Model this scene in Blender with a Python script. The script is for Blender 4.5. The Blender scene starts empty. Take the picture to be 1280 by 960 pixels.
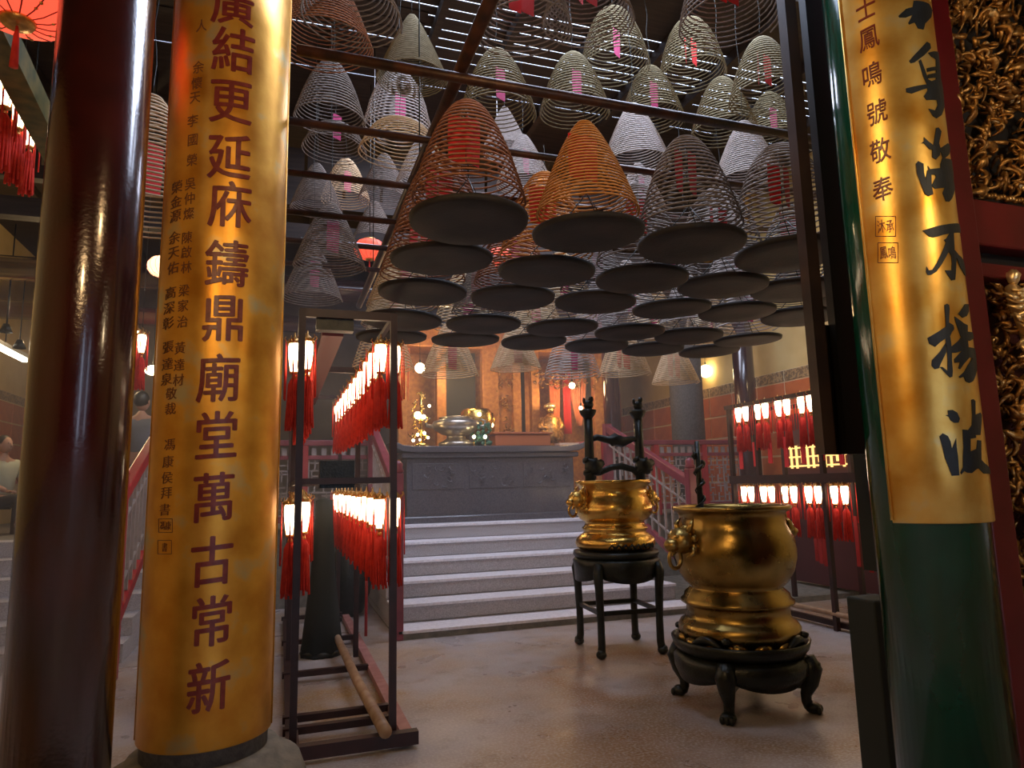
import bpy, bmesh, math, random
from math import sin, cos, pi, hypot, atan2, sqrt, radians
from mathutils import Vector, Matrix
random.seed(7)
SC = bpy.context.scene
COL = SC.collection

# ------------------------------------------------------------------ camera, world, light, exposure
F, CX, CY, EYE = 850.0, 640.0, 480.0, 1.45
def _basis():
    u = Vector((510 - CX, 5300 + CY, -F)).normalized()
    d = Vector((350 - CX, -(610 - CY), -F)); d -= u * d.dot(u); d.normalize()
    r = d.cross(u)
    return Matrix((r, d, u))            # camera axes -> world axes
RM = _basis()
CAM = Vector((0, 0, EYE))
cam_data = bpy.data.cameras.new('camera'); cam = bpy.data.objects.new('camera', cam_data); COL.objects.link(cam)
cam.matrix_world = Matrix.Translation(CAM) @ RM.to_4x4()
cam_data.sensor_width = 36; cam_data.lens = F / 1280 * 36; cam_data.clip_start = .05; cam_data.clip_end = 100
SC.camera = cam
SC.view_settings.view_transform = 'Standard'; SC.view_settings.look = 'None'
SC.view_settings.gamma = 1; SC.view_settings.use_curve_mapping = False
SC.view_settings.exposure = 0.42
HAZE = .03
w = bpy.data.worlds.new('daylight'); SC.world = w; w.use_nodes = True
w.node_tree.nodes['Background'].inputs[0].default_value = (.62, .74, 1, 1)
w.node_tree.nodes['Background'].inputs[1].default_value = 5.5

def area(name, loc, size, power, col, rot=(0, 0, 0), size_y=None):
    l = bpy.data.lights.new(name, 'AREA'); l.energy = power; l.color = col; l.size = size
    if size_y: l.shape = 'RECTANGLE'; l.size_y = size_y
    o = bpy.data.objects.new(name, l); o.location = loc; o.rotation_euler = rot; COL.objects.link(o); return o
def bulb(name, loc, power, col=(1, .66, .32), r=.08):
    l = bpy.data.lights.new(name, 'POINT'); l.energy = power; l.color = col; l.shadow_soft_size = r
    o = bpy.data.objects.new(name, l); o.location = loc; COL.objects.link(o); return o
WARM = (1, .62, .28)
area('roof_fill_daylight', (2.5, 3.95, 5.95), 3.4, 115, (.72, .80, 1), (0, 0, 0), 1.2)      # area light added in an unseen roof opening above the coils
area('stair_fill_daylight', (2.6, 7.2, 5.85), 3.4, 130, (.76, .8, 1), (0, 0, 0), 1.2)  # area light added under the slitted roof to brighten stairs and mid hall
bulb('entrance_lamp_light', (-.75, .6, 3.0), 42, WARM, .07)
bulb('entrance_lamp_light', (.35, 1.0, 3.5), 34, WARM, .07)
bulb('porch_lamp_light', (2.7, .2, 2.9), 22, (1, .74, .42), .09)
bulb('shrine_lamp_light', (2.6, 10.1, 3.3), 36, WARM, .15)
bulb('shrine_lamp_light', (4.6, 10.3, 2.9), 28, WARM, .15)
bulb('hall_lamp_light', (6.2, 9.5, 4.0), 90, (1, .7, .36), .15)
bulb('hall_lamp_light', (-2.8, 10.8, 3.8), 75, (1, .7, .36), .15)
bulb('hall_lamp_light', (5.9, 5.2, 3.7), 14, (1, .7, .36), .15)

# ------------------------------------------------------------------ view-line helpers (turn a sighted point into a place in the room)
def ray(px, py): return RM @ Vector((px - CX, CY - py, -F))
def on_z(px, py, z): v = ray(px, py); return CAM + v * ((z - EYE) / v.z)
def on_y(px, py, y): v = ray(px, py); return CAM + v * (y / v.y)
def on_x(px, py, x): v = ray(px, py); return CAM + v * (x / v.x)
def at_depth(px, py, d): return CAM + ray(px, py) / F * d

# ------------------------------------------------------------------ materials
MATS = {}
def mat(name, col, rough=.5, metal=0.0, col2=None, scale=6.0, bump=0.0, bscale=None, emit=None, estr=0, lo=.35, hi=.65, detail=6, coat=0, trans=0, rough2=None, col3=None, alpha=None, aniso=None):
    if name in MATS: return MATS[name]
    m = bpy.data.materials.new(name); m.use_nodes = True; nt = m.node_tree; N = nt.nodes; L = nt.links
    b = N['Principled BSDF']
    def c4(c): return (c[0], c[1], c[2], 1)
    b.inputs['Base Color'].default_value = c4(col); b.inputs['Roughness'].default_value = rough
    b.inputs['Metallic'].default_value = metal
    b.inputs['Coat Weight'].default_value = coat; b.inputs['Coat Roughness'].default_value = .12
    b.inputs['Transmission Weight'].default_value = trans
    if col2 is not None or bump:
        tc = N.new('ShaderNodeTexCoord')
        mp = N.new('ShaderNodeMapping'); L.new(tc.outputs['Object'], mp.inputs[0])
        if aniso: mp.inputs['Scale'].default_value = aniso
    if col2 is not None:
        n = N.new('ShaderNodeTexNoise'); n.inputs['Scale'].default_value = scale; n.inputs['Detail'].default_value = detail
        L.new(mp.outputs[0], n.inputs['Vector'])
        r = N.new('ShaderNodeValToRGB'); r.color_ramp.elements[0].position = lo; r.color_ramp.elements[1].position = hi
        r.color_ramp.elements[0].color = c4(col); r.color_ramp.elements[1].color = c4(col2)
        if col3:
            e = r.color_ramp.elements.new(min(.95, hi + .14)); e.color = c4(col3)
        L.new(n.outputs['Fac'], r.inputs[0]); L.new(r.outputs[0], b.inputs['Base Color'])
        if rough2 is not None:
            mr = N.new('ShaderNodeMapRange'); mr.inputs['From Min'].default_value = lo; mr.inputs['From Max'].default_value = hi
            mr.inputs['To Min'].default_value = rough; mr.inputs['To Max'].default_value = rough2
            L.new(n.outputs['Fac'], mr.inputs[0]); L.new(mr.outputs[0], b.inputs['Roughness'])
    if bump:
        n2 = N.new('ShaderNodeTexNoise'); n2.inputs['Scale'].default_value = bscale or scale * 4; n2.inputs['Detail'].default_value = 4
        L.new(mp.outputs[0], n2.inputs['Vector'])
        bp = N.new('ShaderNodeBump'); bp.inputs['Strength'].default_value = bump; bp.inputs['Distance'].default_value = .01
        L.new(n2.outputs['Fac'], bp.inputs['Height']); L.new(bp.outputs[0], b.inputs['Normal'])
    if emit:
        b.inputs['Emission Color'].default_value = c4(emit); b.inputs['Emission Strength'].default_value = estr
    MATS[name] = m; return m

M_gold = mat('gold_leaf', (.60, .25, .022), .33, .7, (.80, .42, .06), 5, .05, 60, lo=.3, hi=.58, col3=(.60, .50, .25), rough2=.42)
M_goldR = mat('gold_leaf_pale', (.74, .34, .035), .30, .75, (.90, .60, .16), 6, .04, 60, lo=.3, hi=.6, col3=(.78, .66, .36), rough2=.4)
M_giltdark = mat('worn_gilding', (.10, .035, .012), .38, .7, (.55, .28, .07), 24, .3, 90, lo=.3, hi=.6, col3=(.9, .75, .45))
M_giltshrine = mat('shrine_gilding', (.42, .15, .035), .5, .25, (.60, .27, .06), 16, .2, 60)
M_redink = mat('dark_red_lacquer_ink', (.13, .012, .012), .35, 0, (.2, .03, .02), 30)
M_smallink = mat('faded_brown_ink', (.16, .05, .015), .5)
M_black = mat('black_ink', (.004, .007, .011), .5, 0, (.008, .014, .024), 20)
M_lacq = mat('dark_red_lacquer', (.018, .003, .0028), .2, 0, (.045, .006, .005), 3, .12, 70, coat=.8)
M_green = mat('green_lacquer', (.001, .040, .022), .14, 0, (.0015, .060, .032), 3, .05, 40, coat=.3)
M_stone = mat('granite', (.10, .095, .09), .7, 0, (.17, .16, .15), 40, .25, 120)
M_plinth = mat('plinth_stone', (.13, .12, .10), .75, 0, (.22, .20, .16), 14, .3, 60)
M_step = mat('stair_granite', (.32, .30, .30), .6, 0, (.50, .47, .48), 90, .2, 160)
M_treadlit = mat('pale_toplit_tread', (.66, .63, .66), .55, 0, (.80, .77, .80), 30)  # pale tread stone, light from above put into the colour
M_altar = mat('polished_dark_granite', (.055, .05, .058), .22, 0, (.11, .10, .105), 70, coat=.3)
M_brass = mat('brass', (.52, .30, .065), .2, 1, (.80, .52, .14), 5, .06, 40, lo=.3, hi=.65, rough2=.3)
M_brassold = mat('tarnished_brass', (.15, .10, .03), .2, 1, (.44, .29, .085), 4, .08, 40, lo=.32, hi=.62, rough2=.36)
M_iron = mat('blackened_bronze', (.007, .009, .007), .34, .3, (.018, .021, .016), 14, .3, 60)
M_tray = mat('sooty_iron_tray', (.007, .0065, .006), .7, .0, (.028, .018, .012), 3.5, .15, 60, lo=.38, hi=.7)
M_pipe = mat('rusty_pipe', (.022, .010, .007), .42, .3, (.075, .026, .012), 10, .2, 60)
M_steel = mat('grey_pipe', (.30, .31, .33), .35, .8)
M_rack = mat('maroon_painted_steel', (.018, .005, .005), .45, .0, (.035, .009, .008), 8)
M_rackpink = mat('worn_pink_paint', (.32, .12, .11), .5, 0, (.42, .2, .17), 12)
M_bamboo = mat('bamboo', (.30, .17, .09), .45, 0, (.42, .28, .17), 12, .1)
M_redwood = mat('red_painted_wood', (.30, .010, .014), .35, 0, (.38, .02, .022), 5)
M_redscreen = mat('crimson_screen_lacquer', (.10, .003, .007), .35, 0, (.14, .006, .010), 5)
M_redrail = mat('faded_red_rail', (.17, .022, .035), .35, 0, (.24, .045, .06), 6)
M_red = mat('red_fringe', (.62, .020, .010), .75, 0, (.78, .04, .018), 30)
M_redpaper = mat('red_paper', (.62, .02, .02), .8)
M_pinkpaper = mat('pink_paper', (.50, .05, .16), .8)
M_wood = mat('dark_roof_wood', (.016, .010, .008), .7, 0, (.034, .022, .017), 6, .2, aniso=(.3, 4, 4))
M_woodb = mat('brown_wood', (.022, .011, .006), .5, 0, (.045, .022, .010), 6)
M_wall = mat('cream_wall', (.60, .42, .15), .8, 0, (.68, .50, .20), 3)
M_walldark = mat('smoked_wall', (.085, .065, .05), .85, 0, (.12, .09, .07), 3)
M_tile = mat('orange_tile', (.52, .12, .028), .3, 0, (.60, .16, .04), 7)
M_tileband = mat('patterned_border_tile', (.18, .11, .05), .4, 0, (.45, .28, .12), 30, lo=.48, hi=.52)
M_grout = mat('pale_grout', (.75, .60, .36), .8)
M_lattice = mat('grey_lattice', (.26, .22, .20), .6, 0, (.34, .28, .26), 12)
M_glow = mat('lit_lantern_glass', (.9, .8, .6), .4, emit=(1, .78, .50), estr=7)
M_glowfar = mat('lit_bulb', (.9, .8, .5), .4, emit=(1, .78, .42), estr=14)
M_glowred = mat('lit_red_silk', (.8, .1, .05), .6, emit=(1, .10, .05), estr=.85)
M_glowcream = mat('lit_cream_silk', (.8, .5, .3), .6, emit=(1, .55, .3), estr=2.2)
M_tube = mat('lit_white_tube', (.9, .9, .9), .4, emit=(1, .9, .68), estr=9)
M_lampgold = mat('lantern_gilt_frame', (.5, .24, .06), .35, .8, (.75, .42, .12), 30)
M_skin = mat('skin', (.35, .19, .13), .6)
M_hair = mat('black_hair', (.01, .009, .008), .5)
M_shirt = mat('grey_shirt', (.13, .13, .14), .9)
M_shirt2 = mat('pale_green_shirt', (.35, .36, .27), .9)
M_trouser = mat('dark_trousers', (.03, .03, .035), .9)
M_leaf = mat('dark_green_leaf', (.03, .10, .06), .5, 0, (.05, .16, .09), 20)
M_curtain = mat('orange_silk', (.75, .20, .06), .5, 0, (.85, .32, .12), 14)
M_chest = mat('orange_lacquer_chest', (.42, .12, .04), .35)
M_cloth = mat('dark_cloth', (.012, .018, .017), .8)
def coil_mat(n, a, b): return mat(n, a, .85, 0, b, 30)
CM = {'brown': coil_mat('brown_incense', (.24, .085, .035), (.34, .14, .06)), 'gold': coil_mat('golden_incense', (.52, .20, .035), (.62, .28, .06)),
      'grey': coil_mat('grey_incense', (.17, .14, .12), (.26, .22, .19)), 'olive': coil_mat('olive_incense', (.15, .12, .06), (.21, .17, .09)),
      'pale': coil_mat('pale_incense', (.42, .37, .34), (.54, .48, .45)), 'tan': coil_mat('tan_incense', (.60, .44, .26), (.72, .56, .36))}

# ------------------------------------------------------------------ mesh builder
class MB:
    def __init__(s): s.v = []; s.f = []; s.sm = []
    def add(s, vs, fs, smooth=False):
        o = len(s.v); s.v += [tuple(p) for p in vs]; s.f += [tuple(i + o for i in f) for f in fs]; s.sm += [smooth] * len(fs); return s
    def box(s, c, d, rz=0, taper=1.0, R=None):
        x, y, z = d[0] / 2, d[1] / 2, d[2] / 2; vs = []
        for dz in (-1, 1):
            t = taper if dz > 0 else 1
            for dx, dy in ((-1, -1), (1, -1), (1, 1), (-1, 1)):
                p = Vector((dx * x * t, dy * y * t, dz * z))
                if R: p = R @ p
                elif rz: p = Vector((p.x * cos(rz) - p.y * sin(rz), p.x * sin(rz) + p.y * cos(rz), p.z))
                vs.append(p + Vector(c))
        return s.add(vs, [(3, 2, 1, 0), (4, 5, 6, 7), (0, 1, 5, 4), (1, 2, 6, 5), (2, 3, 7, 6), (3, 0, 4, 7)])
    def beam(s, a, b, w_, h_):
        a = Vector(a); b = Vector(b); d = b - a; L_ = d.length
        q = d.to_track_quat('Y', 'Z').to_matrix()
        return s.box((a + b) / 2, (w_, L_, h_), R=q)
    def path(s, pts, rad, n=8, closed=False, cap=True, squash=1.0, smooth=True):
        pts = [Vector(p) for p in pts]; m = len(pts)
        if not hasattr(rad, '__len__'): rad = [rad] * m
        vs = []; up = None
        for i, p in enumerate(pts):
            if closed: t = (pts[(i + 1) % m] - pts[i - 1])
            else: t = pts[min(i + 1, m - 1)] - pts[max(i - 1, 0)]
            if t.length < 1e-9: t = Vector((0, 0, 1))
            t.normalize()
            if up is None: up = Vector((0, 0, 1)) if abs(t.z) < .9 else Vector((1, 0, 0))
            a = up - t * up.dot(t)
            if a.length < 1e-6: a = Vector((1, 0, 0)) - t * t.x
            a.normalize(); b = t.cross(a); up = a
            for k in range(n):
                an = 2 * pi * k / n; vs.append(p + a * (cos(an) * rad[i] * squash) + b * (sin(an) * rad[i]))
        fs = []
        for i in range(m if closed else m - 1):
            for k in range(n):
                j = (i + 1) % m; fs.append((i * n + k, i * n + (k + 1) % n, j * n + (k + 1) % n, j * n + k))
        if cap and not closed: fs += [tuple(range(n - 1, -1, -1)), tuple((m - 1) * n + k for k in range(n))]
        return s.add(vs, fs, smooth)
    def tube(s, a, b, r0, r1=None, n=10): return s.path([a, b], [r0, r0 if r1 is None else r1], n)
    def lathe(s, prof, n=32, c=(0, 0, 0), cap=True, a0=0, a1=2 * pi, lobes=0, lobe=0.0):
        full = abs(a1 - a0 - 2 * pi) < 1e-6; k = n if full else n + 1; vs = []
        for r, z in prof:
            for i in range(k):
                a = a0 + (a1 - a0) * i / n; rr = r * (1 + (lobe * abs(sin(lobes * a / 2)) if lobes else 0))
                vs.append((c[0] + rr * cos(a), c[1] + rr * sin(a), c[2] + z))
        fs = []
        for j in range(len(prof) - 1):
            for i in range(n if full else n):
                i2 = (i + 1) % k if full else i + 1
                fs.append((j * k + i, j * k + i2, (j + 1) * k + i2, (j + 1) * k + i))
        if cap and full:
            fs += [tuple(range(k - 1, -1, -1)), tuple((len(prof) - 1) * k + i for i in range(k))]
        return s.add(vs, fs, True)
    def ball(s, c, r, n=10, m=8, noise=0.0, seed=0):
        if not hasattr(r, '__len__'): r = (r, r, r)
        rnd = random.Random(seed); vs = [(c[0], c[1], c[2] - r[2])]
        for j in range(1, m):
            p = -pi / 2 + pi * j / m
            for i in range(n):
                a = 2 * pi * i / n; q = 1 + noise * (rnd.random() - .5)
                vs.append((c[0] + r[0] * cos(p) * cos(a) * q, c[1] + r[1] * cos(p) * sin(a) * q, c[2] + r[2] * sin(p) * q))
        vs.append((c[0], c[1], c[2] + r[2])); fs = []
        for i in range(n): fs.append((0, 1 + (i + 1) % n, 1 + i))
        for j in range(m - 2):
            for i in range(n):
                a = 1 + j * n; fs.append((a + i, a + (i + 1) % n, a + n + (i + 1) % n, a + n + i))
        a = 1 + (m - 2) * n; t = len(vs) - 1
        for i in range(n): fs.append((a + i, a + (i + 1) % n, t))
        return s.add(vs, fs, True)
    def mesh(s, name):
        me = bpy.data.meshes.new(name); me.from_pydata(s.v, [], s.f); me.polygons.foreach_set('use_smooth', s.sm); me.update(); return me
    def build(s, name, m, parent=None, loc=None, bevel=0):
        me = s.mesh(name); me.materials.append(m); o = bpy.data.objects.new(name, me); COL.objects.link(o)
        if loc is not None: o.location = loc
        if parent: o.parent = parent
        if bevel:
            b = o.modifiers.new('bevel', 'BEVEL'); b.width = bevel; b.segments = 2; b.limit_method = 'ANGLE'
        return o
def tag(o, label=None, cat=None, group=None, kind=None):
    if label: o['label'] = label
    if cat: o['category'] = cat
    if group: o['group'] = group
    if kind: o['kind'] = kind
    return o
def thing(name, label, cat, loc=(0, 0, 0), rz=0, group=None):
    o = bpy.data.objects.new(name, None); COL.objects.link(o); o.location = loc; o.rotation_euler = (0, 0, rz)
    o.empty_display_size = .1
    return tag(o, label, cat, group)
def inst(me, name, parent, loc, m=None, rot=None, sc=None):
    o = bpy.data.objects.new(name, me); COL.objects.link(o); o.location = loc
    if parent: o.parent = parent
    if rot: o.rotation_euler = rot
    if sc: o.scale = sc
    return o
def dup(root, loc, rz=None, label=None, group=None, sc=None):
    def cp(o, par):
        c = o.copy(); COL.objects.link(c); c.parent = par
        for ch in kids.get(o.name, []): cp(ch, c)
        return c
    kids = {}
    def walk(o):
        for ch in o.children: kids.setdefault(o.name, []).append(ch); walk(ch)
    walk(root)
    r = cp(root, None); r.location = loc
    if rz is not None: r.rotation_euler = (0, 0, rz)
    if sc is not None: r.scale = (sc, sc, sc)
    if label: r['label'] = label
    if group: r['group'] = group
    return r
def struct(name, mb, m, parent=None, bevel=0):
    o = mb.build(name, m, parent, bevel=bevel)
    if parent is None: o['kind'] = 'structure'
    return o
def S(name):
    o = bpy.data.objects.new(name, None); COL.objects.link(o); o['kind'] = 'structure'; return o
ORD = ['first', 'second', 'third', 'fourth', 'fifth', 'sixth', 'seventh', 'eighth', 'ninth', 'tenth', 'eleventh', 'twelfth']

# ------------------------------------------------------------------ the shell
XL, XR, YB, YF, ZC = -4.6, 7.0, 15.0, -4.5, 6.0
PZ = .955                                                     # height of the rear platform
def floor_material():
    m = bpy.data.materials.new('worn_concrete'); m.use_nodes = True; nt = m.node_tree; N = nt.nodes; L = nt.links; b = N['Principled BSDF']
    tc = N.new('ShaderNodeTexCoord')
    def noise(sc, det, lo, hi):
        n = N.new('ShaderNodeTexNoise'); n.inputs['Scale'].default_value = sc; n.inputs['Detail'].default_value = det
        L.new(tc.outputs['Object'], n.inputs['Vector']); r = N.new('ShaderNodeMapRange')
        r.inputs['From Min'].default_value = lo; r.inputs['From Max'].default_value = hi; L.new(n.outputs['Fac'], r.inputs[0]); return r.outputs[0]
    def mix(fac, a, c):
        x = N.new('ShaderNodeMix'); x.data_type = 'RGBA'; L.new(fac, x.inputs[0])
        for s_, i in ((a, 6), (c, 7)):
            if isinstance(s_, tuple): x.inputs[i].default_value = s_ + (1,)
            else: L.new(s_, x.inputs[i])
        return x.outputs[2]
    c = mix(noise(.9, 6, .42, .62), (.37, .34, .345), (.34, .225, .135))
    def stain(px, py, rad, w_):                      # old rust and oil rings left on the concrete
        p = on_z(px, py, 0); vm = N.new('ShaderNodeVectorMath'); vm.operation = 'DISTANCE'; vm.inputs[1].default_value = (p.x, p.y, 0)
        nz = N.new('ShaderNodeTexNoise'); nz.inputs['Scale'].default_value = 2.5; nz.inputs['Detail'].default_value = 5; L.new(tc.outputs['Object'], nz.inputs['Vector'])
        ad = N.new('ShaderNodeVectorMath'); ad.operation = 'MULTIPLY_ADD'; ad.inputs[1].default_value = (.7, .7, 0); L.new(nz.outputs['Color'], ad.inputs[0]); L.new(tc.outputs['Object'], ad.inputs[2])
        sb = N.new('ShaderNodeVectorMath'); sb.operation = 'SUBTRACT'; sb.inputs[1].default_value = (.35, .35, 0); L.new(ad.outputs[0], sb.inputs[0]); L.new(sb.outputs[0], vm.inputs[0])
        ab = N.new('ShaderNodeMath'); ab.operation = 'SUBTRACT'; ab.inputs[1].default_value = rad; L.new(vm.outputs['Value'], ab.inputs[0])
        aa = N.new('ShaderNodeMath'); aa.operation = 'ABSOLUTE'; L.new(ab.outputs[0], aa.inputs[0])
        mr = N.new('ShaderNodeMapRange'); mr.inputs['From Min'].default_value = w_; mr.inputs['From Max'].default_value = 0; mr.inputs['To Max'].default_value = .9; L.new(aa.outputs[0], mr.inputs[0]); return mr.outputs[0]
    c = mix(stain(800, 845, .62, .28), c, (.24, .10, .015))
    c = mix(stain(800, 925, .1, .55), c, (.22, .10, .02))
    c = mix(stain(950, 880, .75, .3), c, (.22, .12, .04))
    c = mix(stain(430, 880, .25, .2), c, (.34, .20, .05))
    c = mix(noise(5, 8, .55, .8), c, (.20, .14, .095))
    c = mix(noise(60, 3, .45, .8), c, (.48, .44, .42))
    L.new(c, b.inputs['Base Color'])
    L.new(noise(2.2, 6, .1, 1.1), b.inputs['Roughness'])
    bp = N.new('ShaderNodeBump'); bp.inputs['Strength'].default_value = .25; bp.inputs['Distance'].default_value = .01
    n = N.new('ShaderNodeTexNoise'); n.inputs['Scale'].default_value = 25; n.inputs['Detail'].default_value = 6; L.new(tc.outputs['Object'], n.inputs['Vector'])
    L.new(n.outputs['Fac'], bp.inputs['Height']); L.new(bp.outputs[0], b.inputs['Normal'])
    return m
struct('floor', MB().box(((XL + XR) / 2, (YF + YB) / 2, -.1), (XR - XL, YB - YF, .2)), floor_material())
struct('wall_left', MB().box((XL - .1, (YF + YB) / 2, 3), (.2, YB - YF, 6.4)), M_wall)
struct('wall_right', MB().box((XR + .1, (YF + YB) / 2, 3), (.2, YB - YF, 6.4)), M_wall)
struct('wall_back', MB().box(((XL + XR) / 2, YB + .1, 3), (XR - XL, .2, 6.4)), M_walldark)
fw = MB(); xs_ = [XL, .62, .95, 2.5, 2.78, XR]            # unseen timber front, two door gaps narrowed to throw daylight streaks
for a, b in ((0, 1), (2, 3), (4, 5)): fw.box(((xs_[a] + xs_[b]) / 2, YF - .1, 3), (xs_[b] - xs_[a], .2, 6.4))
fw.box((1.7, YF - .1, 4.9), (3.0, .18, 2.6))
struct('wall_front', fw, M_wood)
struct('platform', MB().box(((XL + XR) / 2, 8.7 + .38 + (YB - 9.08) / 2, PZ / 2), (XR - XL, YB - 9.08, PZ)), M_plinth)

# roof: planks running across the hall, daylight in the joints
slits = sorted([on_z(600, y, 6.0).y for y in (5, 19, 31, 46, 57, 68, 82, 118)])
ceil = S('ceiling')
edges = []
y0 = 4.55
for s_ in slits + [8.35]:
    edges.append((y0, s_)); y0 = s_ + .017
edges[-1] = (edges[-1][0], 9.4)
for a, b in edges:
    struct('plank', MB().box(((XL + XR) / 2, (a + b) / 2, ZC + .005), (XR - XL, b - a, .01)), M_wood, ceil)
struct('plank', MB().box(((XL + XR) / 2, (9.4 + YB) / 2, ZC + .04), (XR - XL, YB - 9.4, .08)), M_wood, ceil)
struct('plank', MB().box(((XL + XR) / 2, (3.2 + YF) / 2, ZC + .04), (XR - XL, 3.2 - YF, .08)), M_wood, ceil)
for x0, x1 in ((XL, 0), (4.6, XR)):
    struct('plank', MB().box(((x0 + x1) / 2, 3.87, ZC + .04), (x1 - x0, 1.36, .08)), M_wood, ceil)
for py in (31, 46, 57, 82):
    y = on_z(600, py, 6.0).y; struct('batten', MB().box(((XL + 1.25) / 2, y + .015, ZC - .006), (1.25 - XL, .10, .012)), M_wood, ceil)
for i, x in enumerate((-3.6, -2.6, -1.6, -.6, .4, 1.35, 2.1, 2.9, 3.7, 4.5, 5.4, 6.3)):
    struct('rafter', MB().box((x, (4.6 + YB) / 2, ZC - .07), (.07, YB - 4.6, .12)), M_wood, ceil)
# clerestory with dim panes between the front and the rear roof
cl = S('trim_1')
struct('beam', MB().box((1.2, 8.6, 5.05), (11.6, .14, .16)), M_wood, cl)
struct('beam', MB().box((1.2, 8.6, 4.62), (11.6, .18, .22)), M_wood, cl)
for k in range(24):
    struct('board', MB().box((-4.35 + .48 * k, 8.62, 5.45), (.44, .03, .62), R=Matrix.Rotation(.12, 3, 'X')), M_wood, cl)
struct('tie_beam', MB().tube((XL, 9.2, 4.1), (XR, 9.2, 4.1), .15, n=14), M_lacq, cl)
struct('tie_beam', MB().tube((XL, 12.2, 4.3), (XR, 12.2, 4.3), .15, n=14), M_lacq, cl)

# tiled dado on the side walls
def dado(name, x, y0_, y1_, z0_, z1_, side):
    r = S(name); tw, th = .62, .36; me = MB().box((0, 0, 0), (.02, tw - .03, th - .03)).mesh('tile'); me.materials.append(M_tile)
    mb = MB().box((0, 0, 0), (.02, tw - .03, .15)).mesh('border_tile'); mb.materials.append(M_tileband)
    struct('grout', MB().box((x - side * .004, (y0_ + y1_) / 2, (z0_ + z1_) / 2), (.008, y1_ - y0_, z1_ - z0_)), M_grout, r)
    y = y0_ + tw / 2
    while y < y1_:
        z = z1_ - .17 - th / 2
        while z > z0_: inst(me, 'tile', r, (x - side * .014, y, z)); z -= th
        inst(mb, 'border_tile', r, (x - side * .014, y, z1_ - .085)); y += tw
dado('trim_2', XR, 5.6, 14.9, 1.15, 3.02, 1)
dado('trim_3', XL, 9.4, 14.9, 1.5, 3.25, -1)

# stairs
st = S('stair')
SY = [6.76, 7.17, 7.56, 7.94, 8.32, 8.70]; SZ = [.08, .255, .43, .605, .78, .955]
for i in range(6):
    y1_ = 9.1
    zb = 0 if i == 0 else SZ[i - 1]
    struct('step', MB().box((2.75, (SY[i] + y1_) / 2, (zb + SZ[i]) / 2), (3.3 , y1_ - SY[i], SZ[i] - zb - .002)), M_step, st, bevel=.012)
    struct('lit_tread', MB().box((2.75, SY[i] + .145, SZ[i] - .008), (3.3, .35, .03)), M_treadlit, st, bevel=.004)  # pale slab over the tread, painted as if lit from above
struct('step_edge', MB().box((3.9, 7.9, .03), (5.6, 2.3, .06)), M_plinth, st)

# ------------------------------------------------------------------ balustrades on the platform
def lattice_panel(x0, x1, z0, z1):
    m = MB(); w_ = x1 - x0; cell = .14; t = .016; n = max(1, round(w_ / cell)); h = z1 - z0; nz = max(1, round(h / cell)); cx_ = w_ / n; cz = h / nz
    for i in range(n + 1): m.box((x0 + i * cx_, 0, (z0 + z1) / 2), (t, .02, h)) if i % 2 == 0 else None
    for j in range(nz + 1): m.box(((x0 + x1) / 2, 0, z0 + j * cz), (w_, .02, t)) if j % 2 == 0 else None
    for i in range(n):
        for j in range(nz):
            a, b = x0 + i * cx_, z0 + j * cz
            if (i + j) % 2: m.box((a + cx_ / 2, 0, b + cz / 2), (cx_ * .55, .02, t)); m.box((a + cx_ * .25, 0, b + cz / 2), (t, .02, cz * .9))
            else: m.box((a + cx_ / 2, 0, b + cz / 2), (t, .02, cz)); m.box((a + cx_ / 2, 0, b + cz * .7), (cx_ * .8, .02, t))
    return m
def balustrade(x0, x1, y, z, label, n):
    r = thing('balustrade', label, 'balustrade', (x0, y, z)); w_ = x1 - x0
    MB().box((w_ / 2, 0, 1.06), (w_, .09, .07)).build('handrail', M_redrail, r, bevel=.01)
    MB().box((w_ / 2, 0, .88), (w_, .05, .05)).build('rail', M_redrail, r)
    MB().box((w_ / 2, 0, .12), (w_, .06, .08)).build('rail', M_redrail, r)
    for k in range(n + 1):
        MB().box((w_ * k / n, 0, .55), (.08, .08, 1.1)).build('post', M_redwood, r)
    for k in range(n):
        a, b = w_ * k / n + .05, w_ * (k + 1) / n - .05
        lattice_panel(a, b, .17, .85).build('lattice', M_lattice, r)['kind'] = 'stuff'
        m = MB()
        for q in range(int((b - a) / .12)): m.box((a + .06 + q * .12, 0, .95), (.06, .03, .09))
        m.build('frieze', M_lattice, r)['kind'] = 'stuff'
    return r
balustrade(4.45, 6.95, 8.95, PZ, 'red and grey lattice balustrade along the platform behind the brass burners', 3)
balustrade(-.55, 1.12, 8.95, PZ, 'red and grey lattice balustrade behind the left lantern rack', 2)

def stair_rail(x, label, z0=.0):
    r = thing('stair_railing', label, 'railing', (x, 6.78, 0))
    MB().box((0, 0, .79), (.10, .10, 1.58)).build('newel_post', M_redrail, r, bevel=.01)
    m = MB(); m.lathe([(.05, 0), (.06, .02), (.045, .05), (.05, .09), (.02, .12), (.001, .125)], 12, (0, 0, 1.58)); m.build('finial', M_redrail, r)
    MB().beam((0, .02, 1.42), (0, 2.05, 2.22), .09, .10).build('handrail', M_redrail, r, bevel=.01)
    MB().beam((0, .05, .42), (0, 1.98, 1.28), .06, .08).build('rail', M_redrail, r)
    MB().box((0, 2.05, 1.6), (.1, .1, 1.35)).build('newel_post', M_redrail, r)
    m = MB()
    for k in range(12):
        y = .1 + k * .16; m.box((0, y, .92 + y * .41), (.025, .02, .92))
        m.beam((0, y, .62 + y * .41), (0, y + .16, .62 + (y + .16) * .41), .02, .02); m.beam((0, y, 1.15 + y * .41), (0, y + .16, 1.15 + (y + .16) * .41), .02, .02)
    m.build('lattice', M_lattice, r)['kind'] = 'stuff'
    return r
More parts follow.
